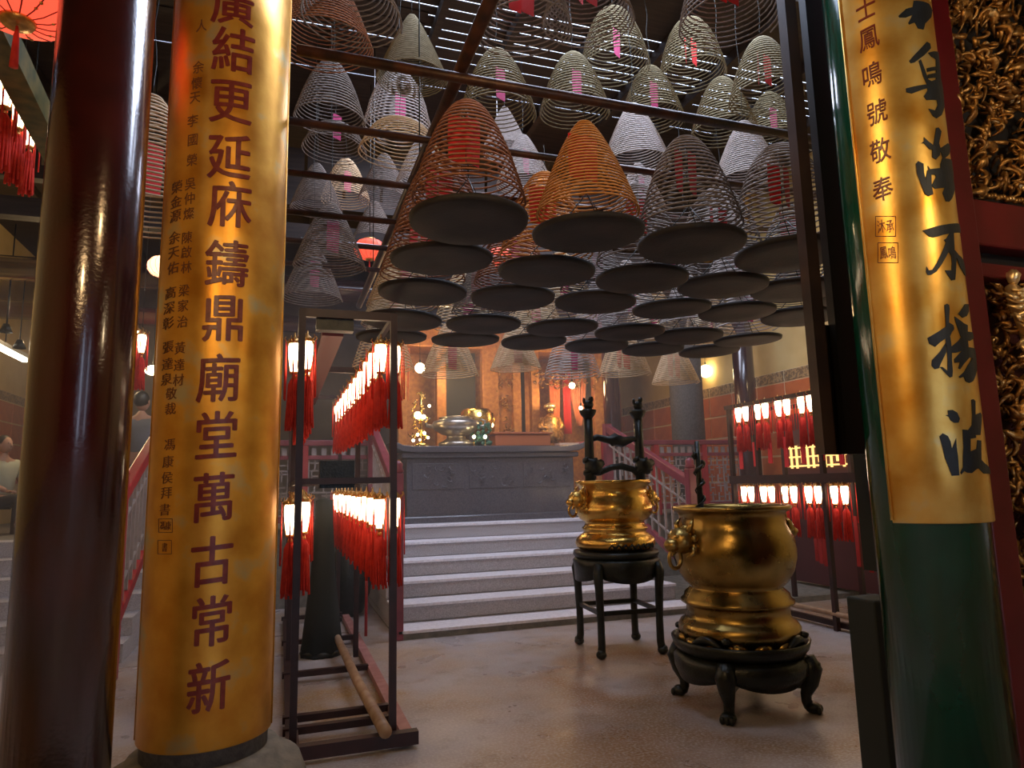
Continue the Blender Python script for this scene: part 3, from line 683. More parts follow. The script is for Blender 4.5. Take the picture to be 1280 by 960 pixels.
def freecoil(px, py, wpx, kind, c, label, tagc=None, dia=None, **k):
    R_ = {'tight': .255, 'medium': .27, 'loose': .30, 'dense': .25, 'ring': .30, 'big': .31}[kind]
    return coil(at_depth(px, py, 2 * R_ * F / wpx), kind, c, label, tagc, group='incense coils hanging high under the roof', hook=max(.15, 5.97 - (at_depth(px, py, 2 * R_ * F / wpx).z + coil_me(kind, c)[1])), **k)
up = [(515, 100, 88, 'dense', 'olive', 'olive grey coil high under the roof, left of the steep pipe', None), (497, 168, 88, 'loose', 'pale', 'whitish open coil below the olive one, left of the steep pipe', 'pink'),
      (768, 88, 88, 'loose', 'olive', 'large olive coil near the roof slits above the golden coil', 'pink'), (718, 142, 84, 'medium', 'olive', 'olive coil hanging behind the front cross pipe above the golden coil', 'pink'),
      (865, 98, 84, 'loose', 'olive', 'dark olive coil with red tag at the middle of the roof', 'red'), (815, 152, 76, 'medium', 'olive', 'olive coil just above the front cross pipe, near its middle', 'pink'),
      (905, 168, 78, 'medium', 'olive', 'dull yellowish coil crossing the front cross pipe near its right end', None), (957, 125, 86, 'medium', 'olive', 'dull yellowish coil with red tag beside the black hanging board', 'red'),
      (622, 145, 92, 'medium', 'olive', 'olive coil right of the steep pipe above the brown coil', 'pink'), (655, 42, 120, 'loose', 'grey', 'wide dark coil at the top, right of the steep pipe', 'red'),
      (795, 208, 82, 'tight', 'pale', 'white coil lit by daylight behind the golden coil', None), (935, 230, 82, 'tight', 'pale', 'white coil lit by daylight near the black hanging board', None),
      (965, 180, 70, 'medium', 'olive', 'small dull yellowish coil half hidden by the black hanging board', 'pink'),
      (412, 152, 84, 'medium', 'grey', 'grey brown coil right beside the left gold board under the cross pipe', None), (405, 60, 120, 'big', 'brown', 'large dark brown coil beside the top of the left gold board', None),
      (418, 190, 80, 'ring', 'grey', 'flat grey coil with pink tag below the grey brown coil', 'pink'), (500, 196, 104, 'ring', 'tan', 'flat tan coil of wide rings left of the steep pipe', None),
      (432, 252, 58, 'medium', 'tan', 'small yellowish coil with two pink tags left of the steep pipe', 'pink'), (480, 250, 60, 'tight', 'grey', 'small grey coil just left of the steep pipe', None),
      (395, 262, 60, 'tight', 'grey', 'grey coil touching the edge of the left gold board', None), (412, 335, 84, 'tight', 'grey', 'dusty grey coil low beside the left gold board', 'pink'),
      (468, 300, 50, 'tight', 'grey', 'dusty coil in front of the red lit lantern', None), (390, 375, 70, 'tight', 'grey', 'dusty coil just above the lantern rack', 'pink'),
      (655, 232, 66, 'tight', 'pale', 'white coil between the brown and golden coils', 'pink'), (632, 190, 60, 'dense', 'pale', 'white coil directly behind the brown front coil', None),
      (528, 235, 66, 'tight', 'pale', 'white coil half behind the steep pipe', None), (682, 262, 52, 'medium', 'gold', 'small golden coil left of the large golden one', None),
      (800, 262, 60, 'tight', 'pale', 'pale coil with pink tag between golden and grey front coils', 'pink'), (806, 290, 56, 'tight', 'grey', 'small grey coil behind the nearest trays', None),
      (905, 290, 60, 'dense', 'pale', 'pale coil behind the nearest trays, left of the hanging board', None), (735, 30, 110, 'medium', 'grey', 'dim coil at the very top centre', 'red'), (440, 25, 125, 'ring', 'grey', 'dim wide coil at the very top left of the steep pipe', None),
      (912, 30, 125, 'loose', 'grey', 'dim wide coil at the very top beside the red tag', 'red')]
for a in up: freecoil(*a)
t_ = coil(at_depth(182, 275, 4.7), 'big', 'tan', 'large tan coil between the dark pillar and the left gold board', 'red', hook=1.0, group='incense coils hanging high under the roof', sc=1.5)

# pipes
def pipe(name, a, b, r, label, m=M_pipe, group='pipes the coils hang from'):
    o = MB().tube(a, b, r, n=12).build(name, m); tag(o, label, 'pipe', group); return o
for k, (y, xa, xb) in enumerate(((3.07, .02, 3.2), (3.66, -.2, 4.6), (4.30, -.2, 4.7), (4.95, -.2, 4.8), (5.55, -.2, 4.9), (6.15, -.2, 5.0))):
    pipe('cross_pipe', (xa, y, 3.48 if k == 0 else 3.44), (xb, y, 3.48 if k == 0 else 3.44), .026 if k == 0 else .022, f'dark rusty cross pipe carrying coils, {rowname[k]} row of the grid')
pipe('long_pipe', (.82, 1.2, 3.55), (.82, 7.9, 3.55), .034, 'steep looking rusty pipe running from the entrance to the altar')
pipe('long_pipe', (4.45, 2.7, 3.55), (4.45, 7.9, 3.55), .03, 'rusty pipe along the right side above the far trays')
pipe('steel_pipe', on_y(376, 299, 5.6), on_y(486, 310, 5.6), .018, 'short pale grey steel pipe left of the steep pipe', M_steel)
for k, (x, y) in enumerate(((.82, 2.0), (.82, 4.2), (.82, 6.6), (4.45, 3.4), (4.45, 6.6))):
    tag(MB().tube((x, y, 3.55), (x, y, 6.0), .005, n=5).build('hanger_wire', M_iron), f'thin dark wire holding the pipe grid up, {("entrance end of left long pipe", "middle of left long pipe", "altar end of left long pipe", "entrance end of right long pipe", "altar end of right long pipe")[k]}', 'wire', 'wires holding the pipe grid')

# ------------------------------------------------------------------ lanterns on racks
def make_lantern(name, label, loc, group):
    t = thing(name, label, 'lantern', loc, 0, group)      # origin at the hook, body hangs below
    m = MB().lathe([(.018, -.20), (.030, -.14), (.037, -.07), (.036, -.04), (.030, -.018)], 6); m.sm = [False] * len(m.sm); m.build('glass', M_glow, t)
    m = MB().lathe([(.042, -.02), (.046, -.012), (.022, .012), (.008, .022), (.004, .05)], 6)
    m.lathe([(.024, -.205), (.029, -.198), (.023, -.19)], 6)
    for k in range(6):
        a = k * pi / 3; m.path([(.039 * cos(a), .039 * sin(a), -.02), (.034 * cos(a), .034 * sin(a), -.11), (.023 * cos(a), .023 * sin(a), -.20)], .0022, 4)
        m.path([(.042 * cos(a), .042 * sin(a), -.012), (.06 * cos(a), .06 * sin(a), .006), (.052 * cos(a), .052 * sin(a), .02)], .003, 4)
    m.build('frame', M_lampgold, t)
    m = MB().lathe([(.004, -.24), (.014, -.235), (.016, -.225), (.006, -.205)], 6); m.build('pendant_bead', M_lampgold, t)
    # fringe: many hanging threads in a bundle
    m = MB(); n = 14
    for k in range(n):
        a = 2 * pi * k / n; r0 = .026; r1 = .038
        x0, y0_, x1, y1_ = r0 * cos(a), r0 * sin(a), r1 * cos(a) + .004 * sin(k * 5), r1 * sin(a)
        m.path([(x0 * .5, y0_ * .5, -.235), (x0, y0_, -.27), (x1, y1_, -.53 - .015 * sin(k * 3))], [.005, .0085, .0075], 4)
    m.build('tassel', M_red, t)
    m = MB()
    for k in range(6):
        a = k * pi / 3 + .3; m.path([(.056 * cos(a), .056 * sin(a), -.0), (.057 * cos(a), .057 * sin(a), -.22), (.058 * cos(a), .058 * sin(a), -.36)], [.0012, .005, .005], 4)
    m.build('side_tassels', M_red, t)
    return t
proto = make_lantern('glass_lantern', 'x', (0, 0, 0), 'g')
used = [False]
def lantern(loc, label, group, sc=1.0):
    if not used[0]:
        used[0] = True; proto.location = loc; proto['label'] = label; proto['group'] = group; proto.scale = (sc,) * 3; return proto
    return dup(proto, loc, random.uniform(0, .5), label, group, sc)
# left rack
lk = thing('lantern_rack', 'tall maroon steel rack with two tiers of glowing lanterns behind the granite column', 'rack', (.10, 4.12, 0))
W_, D_ = .54, 3.9
for (x, y) in ((0, 0), (W_, 0), (0, 2.0), (W_, 2.0), (0, D_), (W_, D_)):
    MB().box((x, y, 1.27), (.04, .04, 2.46)).build('post', M_rack, lk)
for y in (0, 2.0, D_):
    MB().box((W_ / 2, y, 2.485), (W_ + .03, .034, .05)).build('cross_bar', M_rack, lk); MB().box((W_ / 2, y, 1.49), (W_, .035, .035)).build('cross_bar', M_rack, lk)
for x in (0, W_):
    for z in (2.485, 1.49): MB().box((x, D_ / 2, z), (.028, D_ - .06, .03)).build('side_bar', M_rack, lk)
MB().box((W_ / 2 + .06, -.08, .06), (W_ + .14, .06, .07)).build('base_bar', M_rack, lk)
MB().box((W_ + .08, D_ / 2 - .05, .045), (.07, D_, .05)).build('base_rail', M_rackpink, lk); MB().box((0, D_ / 2, .045), (.07, D_, .05)).build('base_rail', M_rack, lk)
for y in (.28, .50, 1.55, 2.7, 3.95): MB().box((W_ / 2, y, .06), (W_ + .1, .05, .04)).build('base_slat', M_rack, lk)
m = MB().box((.19, D_ / 2 + .1, 2.42), (.13, D_ - .2, .05)); m.build('name_board', mat('dull_red_board', (.09, .018, .02), .5), lk)
MB().box((.19, .05, 2.44), (.22, .08, .10)).build('bracket', M_iron, lk); MB().box((.22, .12, 1.53), (.20, .10, .16)).build('bracket', M_iron, lk)
for x, y in ((W_ + .01, .02), (W_ + .01, D_ - .05), (0.0, .02)): MB().lathe([(.03, 0), (.035, .01), (.03, .035)], 10, (x, y, -.0)).build('foot', M_iron, lk)
for tier, (z, tw) in enumerate(((2.35, 'upper'), (1.40, 'lower'))):
    for side, (x, sw) in enumerate(((.575, 'right'), (.135, 'left'))):
        for k in range(11 if side == 0 else 8):
            lab = f'red tasselled lantern, left rack, {tw} tier, {sw} row, {ORD[k]} from front'
            lantern((x, 4.22 + k * .34, z + random.uniform(-.01, .01)), lab, 'glass lanterns on the left rack')
    lantern((.672, 4.25, z), f'red tasselled lantern just outside the right front post of the left rack, {tw} tier', 'glass lanterns on the left rack')
    lantern((.062, 4.2, z - .02), f'lantern half hidden by the granite column, {tw} tier of the left rack', 'glass lanterns on the left rack')
# right rack
rk = thing('lantern_rack', 'dark steel rack with paired lanterns and red tassels behind the large burner', 'rack', (5.05, 4.4, 0))
for y in (.0, 1.0, 1.95, 2.42): MB().box((.0, y, 1.15), (.045, .045, 2.3)).build('post', M_rack, rk)
for y in (.0, 1.4, 2.42): MB().box((.75, y, 1.15), (.045, .045, 2.3)).build('post', M_rack, rk)
for x in (0, .75):
    MB().box((x, 1.2, 2.29), (.09, 2.5, .045)).build('top_rail', M_rack, rk); MB().box((x, 1.2, 1.44), (.07, 2.5, .09)).build('middle_rail', M_rack, rk)
MB().tube((0, -.6, .155), (0, 2.5, .155), .028, n=10).build('foot_pipe', M_bamboo, rk)
MB().box((.06, 1.0, .05), (.05, 3.1, .05)).build('base_rail', M_rack, rk)
for y in (0, 2.42): MB().box((.37, y, 2.29), (.75, .04, .04)).build('cross_bar', M_rack, rk)
for tier, (z, tw) in enumerate(((2.27, 'upper'), (1.36, 'lower'))):
    for row, (x, rw) in enumerate(((5.05, 'front'),)):
        k = 0
        for q in range(6):
            for s_ in (-.065, .065):
                y = 6.58 - q * .34 + s_
                lantern((x, y, z + .02), f'red tasselled lantern, right rack, {tw} tier, {ORD[k]} from the platform', 'glass lanterns on the right rack', .98); k += 1
# long red streamers and a gold lattice behind, its lamplight put in as glow
for k in range(12):
    y = 4.6 + k * .19
    o = MB().box((5.3 + .12 * (k % 3), y, .80), (.012, .045, .5)).build('red_streamer', mat('dull_red_paper', (.30, .012, .014), .8)); tag(o, f'long red paper streamer under the right lantern rack, {ORD[k]} from the green column', 'streamer', 'red streamers under the right rack')
    MB_ = None
for k in range(9):
    o = MB().box((5.05, 4.65 + k * .25, 1.72), (.010, .06, .22 + .05 * (k % 3))).build('red_slip', M_redpaper); tag(o, f'small red paper slip below upper lanterns of the right rack, {ORD[k]} from green column', 'slip', 'red slips on the right rack')
gl = thing('gilt_lattice', 'small golden lattice with painted lamplit glow behind the right lantern rack', 'lattice', (6.5, 6.1, 0))
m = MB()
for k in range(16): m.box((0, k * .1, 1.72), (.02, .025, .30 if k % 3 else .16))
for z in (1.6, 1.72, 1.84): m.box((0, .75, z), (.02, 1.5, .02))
m.build('slats', mat('lamplight_glow_gilt', (.8, .45, .1), .4, .3, emit=(1, .6, .2), estr=1.2), gl)['kind'] = 'stuff'
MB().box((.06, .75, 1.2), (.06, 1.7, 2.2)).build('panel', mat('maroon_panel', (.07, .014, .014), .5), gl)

# bamboo pole and red stick on the rack
tag(MB().path([on_z(482, 915, .13), on_z(446, 850, .13), on_z(408, 768, .16)], [.036, .033, .028], 12).build('bamboo_pole', M_bamboo), 'thick bamboo pole lying along the base of the left rack', 'pole')
p1 = on_y(445, 790, 6.9); p2 = on_y(464, 722, 7.2)
tag(MB().path([(.78, 6.6, .1), (.82, 6.9, .9)], .014, 8).build('broom_handle', M_redwood), 'slanting red stick leaning at the back of the left rack', 'stick')
# dark covered jar and cloth under the rack
j = thing('bronze_jar', 'large dark bronze jar under the lower lanterns at the back of the rack', 'jar', (on_y(436, 740, 8.3).x, 8.3, 0)); j.scale = (.8, .8, .8)
MB().lathe([(.12, 0), (.2, .05), (.30, .3), (.33, .55), (.28, .8), (.2, .92), (.22, 1.0), (.20, 1.02)], 28).build('body', M_iron, j)
MB().lathe([(.21, 1.02), (.12, 1.1), (.03, 1.14), (.04, 1.2), (.001, 1.22)], 20).build('lid', M_iron, j)
j = thing('covered_stand', 'narrow tall dark cloth covered stand inside the left lantern rack', 'stand', (on_y(404, 700, 6.5).x, 6.5, 0))
MB().lathe([(.17, .0), (.14, .3), (.10, .7), (.075, 1.15), (.07, 1.34), (.02, 1.36)], 16, lobes=8, lobe=.15).build('cloth', M_cloth, j)
MB().lathe([(.18, 0), (.19, .03), (.17, .05)], 16).build('base', M_iron, j)

# ------------------------------------------------------------------ burners
def beast_handle(t, ang, r, z, s_, m, name='handle'):
    mb = MB(); ca, sa = cos(ang), sin(ang)
    def P(d, u, h): return (ca * (r + d) - sa * u, sa * (r + d) + ca * u, z + h)
    mb.ball(P(.045 * s_, 0, .01), (.062 * s_, .062 * s_, .06 * s_), 14, 10, .18, 3)
    mb.ball(P(.10 * s_, 0, -.015), (.04 * s_, .04 * s_, .032 * s_), 10, 8, .12, 5)
    for u in (-1, 1):
        mb.ball(P(.085 * s_, u * .025 * s_, .03 * s_), .014 * s_, 8, 6); mb.path([P(.03 * s_, u * .035 * s_, .04 * s_), P(.02 * s_, u * .055 * s_, .085 * s_), P(-.0, u * .045 * s_, .11 * s_)], [.016 * s_, .012 * s_, .003], 6)
        mb.path([P(.02 * s_, u * .05 * s_, -.02 * s_), P(.03 * s_, u * .07 * s_, -.05 * s_), P(.06 * s_, u * .05 * s_, -.07 * s_)], [.018 * s_, .015 * s_, .004], 6)
    for k in range(7):
        a = -1.2 + k * .4; mb.ball(P(.012 * s_, .06 * s_ * sin(a * 1.6), .06 * s_ * cos(a * 1.6)), .02 * s_, 7, 5, .2, k)
    n = 14; pts = [P(.085 * s_ + .035 * s_ * sin(2 * pi * i / n), 0, -.075 * s_ + .045 * s_ * cos(2 * pi * i / n)) for i in range(n)]
    mb.path(pts, .010 * s_, 6, closed=True)
    return mb.build(name, m, t)
# large burner
LBX, LBY = 2.90, 3.97
sd = thing('burner_stand', 'low dark bronze stand on four curled paw feet under the large burner', 'stand', (LBX, LBY, 0), radians(-4))
MB().lathe([(.33, .33), (.40, .345), (.425, .375), (.44, .425), (.425, .43), (.405, .39), (.33, .365)], 48).build('rim', M_iron, sd)
mb = MB(); n = 64; vs = []; fs = []
for i in range(n):
    a = 2 * pi * i / n; low = .20 + .055 * abs(cos(2 * (a - pi / 4 - .35))) ** 1.2 * 1.0; low = .17 + .07 * (1 - abs(cos(2 * a)) ** .7)
    for rr, z in ((.385, .35), (.43, .30), (.425, .24), (.40, low), (.375, low + .01), (.37, .33)): vs.append((rr * cos(a), rr * sin(a), z))
for i in range(n):
    for q in range(6): fs.append((i * 6 + q, ((i + 1) % n) * 6 + q, ((i + 1) % n) * 6 + (q + 1) % 6, i * 6 + (q + 1) % 6))
mb.add(vs, fs, True); mb.build('apron', M_iron, sd)
fa = [atan2(.5 - .24, -.32), 0, 0, 0]
for k in range(4):
    a = pi / 4 + k * pi / 2 + .0; ca, sa = cos(a), sin(a)
    def P(r, z): return (ca * r, sa * r, z)
    mb = MB(); mb.path([P(.40, .33), P(.43, .26), P(.415, .18), P(.385, .11), P(.385, .07), P(.40, .035)], [.055, .066, .05, .034, .032, .034], 12)
    mb.ball(P(.42, .034), (.05, .05, .034), 12, 8)
    for u in (-.028, 0, .028): mb.ball((ca * .458 - sa * u, sa * .458 + ca * u, .026), (.018, .018, .024), 8, 6)
    mb.ball(P(.455, .285), (.03, .03, .035), 8, 6, .3, k); mb.build('leg', M_iron, sd)
for k in range(2):
    a = pi / 4 + k * pi / 2; MB().beam((cos(a) * .37, sin(a) * .37, .16), (-cos(a) * .37, -sin(a) * .37, .16), .035, .035).build('stretcher', M_iron, sd)
b = thing('brass_burner', 'large round brass incense burner with beast handles on the low stand', 'incense burner', (LBX, LBY, .365))
prof = [(.20, .0), (.30, .01), (.36, .05), (.385, .10), (.388, .135), (.37, .165), (.345, .18), (.33, .205), (.328, .26), (.345, .275), (.362, .285), (.362, .30), (.342, .315), (.335, .345), (.30, .375), (.295, .385), (.335, .42), (.375, .49), (.396, .57), (.398, .63), (.385, .70), (.36, .755), (.345, .785), (.342, .84), (.352, .865), (.375, .878), (.388, .888), (.388, .905), (.375, .91), (.345, .905), (.335, .88), (.33, .80)]
MB().lathe(prof, 72, cap=False).build('bowl', M_brassold, b)
MB().lathe([(.001, .80), (.2, .805), (.335, .80)], 40, cap=False).build('ash', mat('ash', (.25, .23, .21), .95, 0, (.35, .33, .3), 30, .3), b)
mb = MB()
for k in range(14):
    a = 2 * pi * k / 14; mb.ball((.33 * cos(a), .33 * sin(a), .045), (.07, .07, .05), 8, 6)
mb.build('lotus_petals', M_brassold, b)
for k in range(4):
    mb = MB(); a = pi / 4 + k * pi / 2 - .45; q = []
    for i in range(9):
        t = i / 8; q.append(((.40 + .0 * t) * cos(a + .55 * t - .2), .40 * sin(a + .55 * t - .2), .045 + .05 * sin(t * pi)))
    mb.path(q, [.01, .018, .022, .026, .026, .024, .02, .016, .008], 7)
    mb.ball((.40 * cos(a + .4), .40 * sin(a + .4), .10), (.03, .03, .022), 8, 6, .2, k); mb.build('foot_scroll', M_iron, b)
beast_handle(b, radians(180 + 8), .385, .69, 1.35, M_brassold); beast_handle(b, radians(2), .37, .73, 1.25, M_brassold)
beast_handle(b, radians(100), .37, .70, 1.2, M_brassold)
iron = thing('iron_spike', 'blackened dragon wrapped iron rod standing in the large burner', 'iron rod', (2.78, 4.14, 1.16))
mb = MB(); mb.path([(0, 0, 0), (0, 0, .56)], [.022, .018], 8); mb.build('rod', M_iron, iron)
mb = MB(); mb.path([(.03 * cos(i * .9), .03 * sin(i * .9), .05 + .017 * i) for i in range(26)], [.010 + .006 * sin(i * 1.1) for i in range(26)], 6); mb.ball((.03, 0, .40), (.03, .02, .03), 8, 6, .3); mb.build('dragon', M_iron, iron)
# small burner on tall stand
SBX, SBY = 2.85, 5.60
sd = thing('burner_stand', 'tall dark four legged stand with ball feet carrying the smaller burner', 'stand', (SBX, SBY, 0), radians(-5))
MB().lathe([(.30, .79), (.36, .795), (.38, .82), (.375, .85), (.33, .855), (.30, .85)], 40).build('rim', M_iron, sd)
mb = MB(); vs = []; fs = []; n = 48
for i in range(n):
    a = 2 * pi * i / n; low = .60 + .06 * (1 - abs(cos(2 * a)) ** .6) ; 
    for rr, z in ((.355, .80), (.385, .77), (.375, .72), (.37, low), (.345, low), (.34, .79)): vs.append((rr * cos(a), rr * sin(a), z))
for i in range(n):
    for q in range(6): fs.append((i * 6 + q, ((i + 1) % n) * 6 + q, ((i + 1) % n) * 6 + (q + 1) % 6, i * 6 + (q + 1) % 6))
mb.add(vs, fs, True); mb.build('apron', M_iron, sd)
for k in range(4):
    a = pi / 4 + k * pi / 2; ca, sa = cos(a), sin(a)
    def P(r, z): return (ca * r, sa * r, z)
    mb = MB(); mb.path([P(.37, .76), P(.395, .68), P(.385, .55), P(.375, .3), P(.375, .1), P(.385, .05)], [.04, .045, .036, .032, .033, .036], 10)
    mb.ball(P(.39, .036), (.046, .046, .036), 10, 8); mb.ball(P(.405, .055), (.03, .03, .025), 8, 6); mb.build('leg', M_iron, sd)
for k in range(4):
    a = pi / 4 + k * pi / 2; c2 = a + pi / 2
    MB().beam((cos(a) * .37, sin(a) * .37, .36), (cos(c2) * .37, sin(c2) * .37, .36), .03, .035).build('stretcher', M_iron, sd)
b = thing('brass_burner', 'smaller shiny brass incense burner with beast handles on the tall stand', 'incense burner', (SBX, SBY, .855))
prof = [(.22, .0), (.31, .005), (.345, .03), (.355, .065), (.345, .10), (.31, .13), (.28, .15), (.275, .165), (.29, .18), (.292, .195), (.272, .21), (.262, .235), (.27, .25), (.305, .27), (.335, .31), (.345, .35), (.338, .40), (.31, .45), (.295, .48), (.295, .525), (.305, .55), (.328, .57), (.34, .588), (.34, .605), (.325, .61), (.30, .60), (.29, .55)]
MB().lathe(prof, 64, cap=False).build('bowl', M_brass, b)
MB().lathe([(.001, .545), (.15, .55), (.292, .545)], 32, cap=False).build('ash', MATS['ash'], b)
beast_handle(b, radians(188), .335, .44, 1.15, M_brass); beast_handle(b, radians(5), .335, .44, 1.15, M_brass)
for k in range(8):
    mb = MB(); a = -2.2 + k * .16; mb.path([(.358 * cos(a), .358 * sin(a), .03), (.366 * cos(a + .08), .366 * sin(a + .08), .065), (.358 * cos(a + .16), .358 * sin(a + .16), .03)], .009, 6); mb.build('foot_scroll', M_iron, b)
# iron candle frame in the small burner
pxa, pxb = on_y(738, 600, SBY + .05).x, on_y(801, 600, SBY + .05).x
ir = thing('dragon_candlestand', 'black iron dragon frame with two lion topped posts standing in the smaller burner', 'iron frame', (SBX, SBY + .05, 1.39))
xs = (pxa - SBX, pxb - SBX)
for x in xs:
    mb = MB(); mb.path([(x, 0, 0), (x, 0, .2), (x, 0, .40), (x, 0, .66)], [.050, .046, .042, .040], 10)
    mb.lathe([(.034, .62), (.04, .64), (.065, .67), (.078, .70), (.078, .715), (.05, .72), (.03, .73)], 14, (x, 0, 0)); mb.build('post', M_iron, ir)
    mb = MB(); mb.ball((x + .01, 0, .765), (.052, .036, .04), 10, 7, .25, 1); mb.ball((x + .035, 0, .815), (.027, .025, .027), 9, 7, .25, 2); mb.ball((x - .035, 0, .80), (.014, .014, .03), 8, 6, .2, 3)
    for u in (-.02, .035): mb.path([(x + u, 0, .76), (x + u, 0, .725)], .010, 6)
    mb.build('lion_finial', M_iron, ir)
    mb = MB(); mb.path([(x + .05 * cos(i * .8), .05 * sin(i * .8), .10 + .013 * i) for i in range(14)], [.016 + .012 * sin(i * .9) ** 2 for i in range(14)], 7); mb.ball((x + .03, -.03, .20), (.085, .07, .075), 12, 9, .5, 6); mb.build('dragon_knot', M_iron, ir)
x0, x1 = xs; mid = (x0 + x1) / 2
mb = MB(); mb.path([(x0, 0, .44), (x0 + .08, 0, .465), (mid - .06, 0, .44), (mid, 0, .45), (mid + .08, 0, .42), (x1 - .06, 0, .45), (x1, 0, .44)], [.024, .03, .035, .058, .05, .026, .024], 8); mb.ball((mid + .02, 0, .44), (.10, .04, .05), 12, 8, .5, 8); mb.build('cross_bar', M_iron, ir)
mb = MB(); mb.path([(x0, 0, .16), (x0 + .09, -.01, .145), (mid - .04, 0, .19), (mid + .06, 0, .20), (x1 - .08, 0, .17), (x1, 0, .11)], [.04, .03, .028, .032, .03, .04], 8); mb.ball((mid, 0, .195), (.04, .022, .024), 8, 6, .4, 9); mb.build('cross_bar', M_iron, ir)

# ------------------------------------------------------------------ altar
AX0, AX1, AY = 1.50, 4.06, 8.98
al = thing('stone_altar', 'long dark polished granite altar at the top of the stairs', 'altar', ((AX0 + AX1) / 2, AY + .35, PZ)); W2 = (AX1 - AX0) / 2
MB().box((0, 0, .47), (2 * W2 - .16, .62, .78)).build('body', M_altar, al, bevel=.01)
MB().box((0, 0, .05), (2 * W2 - .04, .70, .10)).build('plinth', M_altar, al, bevel=.02)
MB().box((0, 0, .90), (2 * W2 - .02, .72, .07)).build('moulding', M_altar, al, bevel=.02)
mb = MB(); pts = [(-W2 - .10, 1.09), (-W2 + .02, 1.035), (-W2 + .2, 1.02), (W2 - .2, 1.02), (W2 - .02, 1.035), (W2 + .10, 1.09)]
vs = []
for x, z in pts: vs += [(x, -.40, z), (x, .40, z), (x, .40, z - .085), (x, -.40, z - .085)]
fs = [(0, 1, 2, 3), (23, 22, 21, 20)]
for i in range(5):
    for q in range(4): fs.append((i * 4 + q, (i + 1) * 4 + q, (i + 1) * 4 + (q + 1) % 4, i * 4 + (q + 1) % 4))
mb.add(vs, fs); mb.build('top_slab', M_altar, al, bevel=.012)
for k in range(3):
    mb = MB().box(((k - 1) * .78, -.314, .62), (.70, .012, .34)); mb.build('carved_panel', M_altar, al, bevel=.005)
    rnd = random.Random(k); mb = MB()
    for q in range(14): scroll(mb, (k - 1) * .78 + rnd.uniform(-.3, .3), .62 + rnd.uniform(-.12, .12), .05, rnd.uniform(0, 6), 1, -.312, rnd, .006)
    mb.build('carving', M_altar, al)
AT = PZ + 1.02
def altar_pt(px, y): p = on_y(px, 548, y); return p.x
# censer on the altar
cx_ = altar_pt(570, 9.25)
ce = thing('pewter_censer', 'wide pewter bowl with curled handles on the altar, left of centre', 'censer', (cx_, 9.25, AT))
MB().lathe([(.15, 0), (.24, .01), (.25, .05), (.20, .08), (.13, .12), (.13, .16), (.20, .18), (.31, .25), (.34, .31), (.31, .36), (.24, .385), (.22, .40), (.24, .41), (.2, .42), (.15, .40)], 36).build('bowl', mat('pewter', (.34, .30, .25), .3, .8, (.5, .44, .36), 10), ce)
for s_ in (-1, 1): MB().path([(s_ * .30, 0, .28), (s_ * .42, 0, .30), (s_ * .43, 0, .37), (s_ * .36, 0, .40)], [.03, .025, .02, .01], 8).build('handle', MATS['pewter'], ce)
MB().lathe([(.22, .40), (.12, .43), (.03, .44)], 20).build('lid', M_leaf, ce)
ch = thing('offering_chest', 'orange lacquered offering chest with scalloped apron on the altar', 'chest', (altar_pt(647, 9.4), 9.3, AT))
MB().box((0, 0, .09), (.84, .3, .16)).build('body', M_chest, ch, bevel=.01); MB().box((0, 0, .19), (.9, .34, .03)).build('lid', M_chest, ch, bevel=.008)
for s_ in (-.38, .38): MB().box((s_, 0, .015), (.06, .28, .03)).build('foot', M_chest, ch)
bx = thing('paper_offering', 'pale orange edged flat tray of paper near the right end of the altar', 'tray', (altar_pt(712, 9.1), 9.15, AT)); MB().box((0, 0, .03), (.36, .2, .03)).build('paper', mat('cream_paper', (.75, .55, .38), .7), bx); MB().box((0, 0, .006), (.4, .24, .012)).build('base', M_chest, bx)
vz = thing('potted_greens', 'dark green leafy offering plant with two small lights on the altar', 'plant', (altar_pt(601, 9.15), 9.12, AT))
mb = MB(); rnd = random.Random(4)
for k in range(60):
    a = rnd.uniform(0, 6.3); r = rnd.uniform(.02, .13); z = rnd.uniform(.03, .33); mb.ball((r * cos(a), r * sin(a), z), (.03, .008, .025), 6, 4, .3, k)
mb.build('foliage', M_leaf, vz)['kind'] = 'stuff'; MB().lathe([(.05, 0), (.07, .06), (.06, .07)], 12).build('pot', M_iron, vz)
for px, dz in ((593, .13), (607, .14)):
    c = thing('altar_candle', f'small lit candle cup on the altar, {"left" if px < 600 else "right"} of the green plant', 'candle', (altar_pt(px, 8.96), 8.98, AT))
    MB().lathe([(.02, 0), (.008, .02), (.008, .09), (.022, .10)], 10).build('stem', M_brass, c); MB().ball((0, 0, .125), .024, 10, 8).build('flame', M_glowfar, c)
cn = thing('candle_cluster', 'crowded gilt candle holder stand with lit lamps at the left end of the altar', 'candle holder', (altar_pt(527, 9.1), 9.12, AT))
mb = MB(); rnd = random.Random(9); mb.path([(0, 0, 0), (0, 0, .75)], .02, 8); mb.lathe([(.10, 0), (.12, .02), (.03, .06)], 14)
for k in range(26): scroll(mb, rnd.uniform(-.13, .13), rnd.uniform(.12, .7), .05, rnd.uniform(0, 6), 1, rnd.uniform(-.03, .03), rnd, .010)
mb.build('stand', M_brass, cn)
for x, z, r in ((-.06, .42, .05), (.02, .40, .03), (-.06, .16, .02), (.03, .18, .022), (.08, .12, .018), (-.12, .08, .02), (-.03, .09, .016), (.1, .55, .02)): MB().ball((x, -.06, z), r, 10, 8).build('flame', M_glowfar, cn)
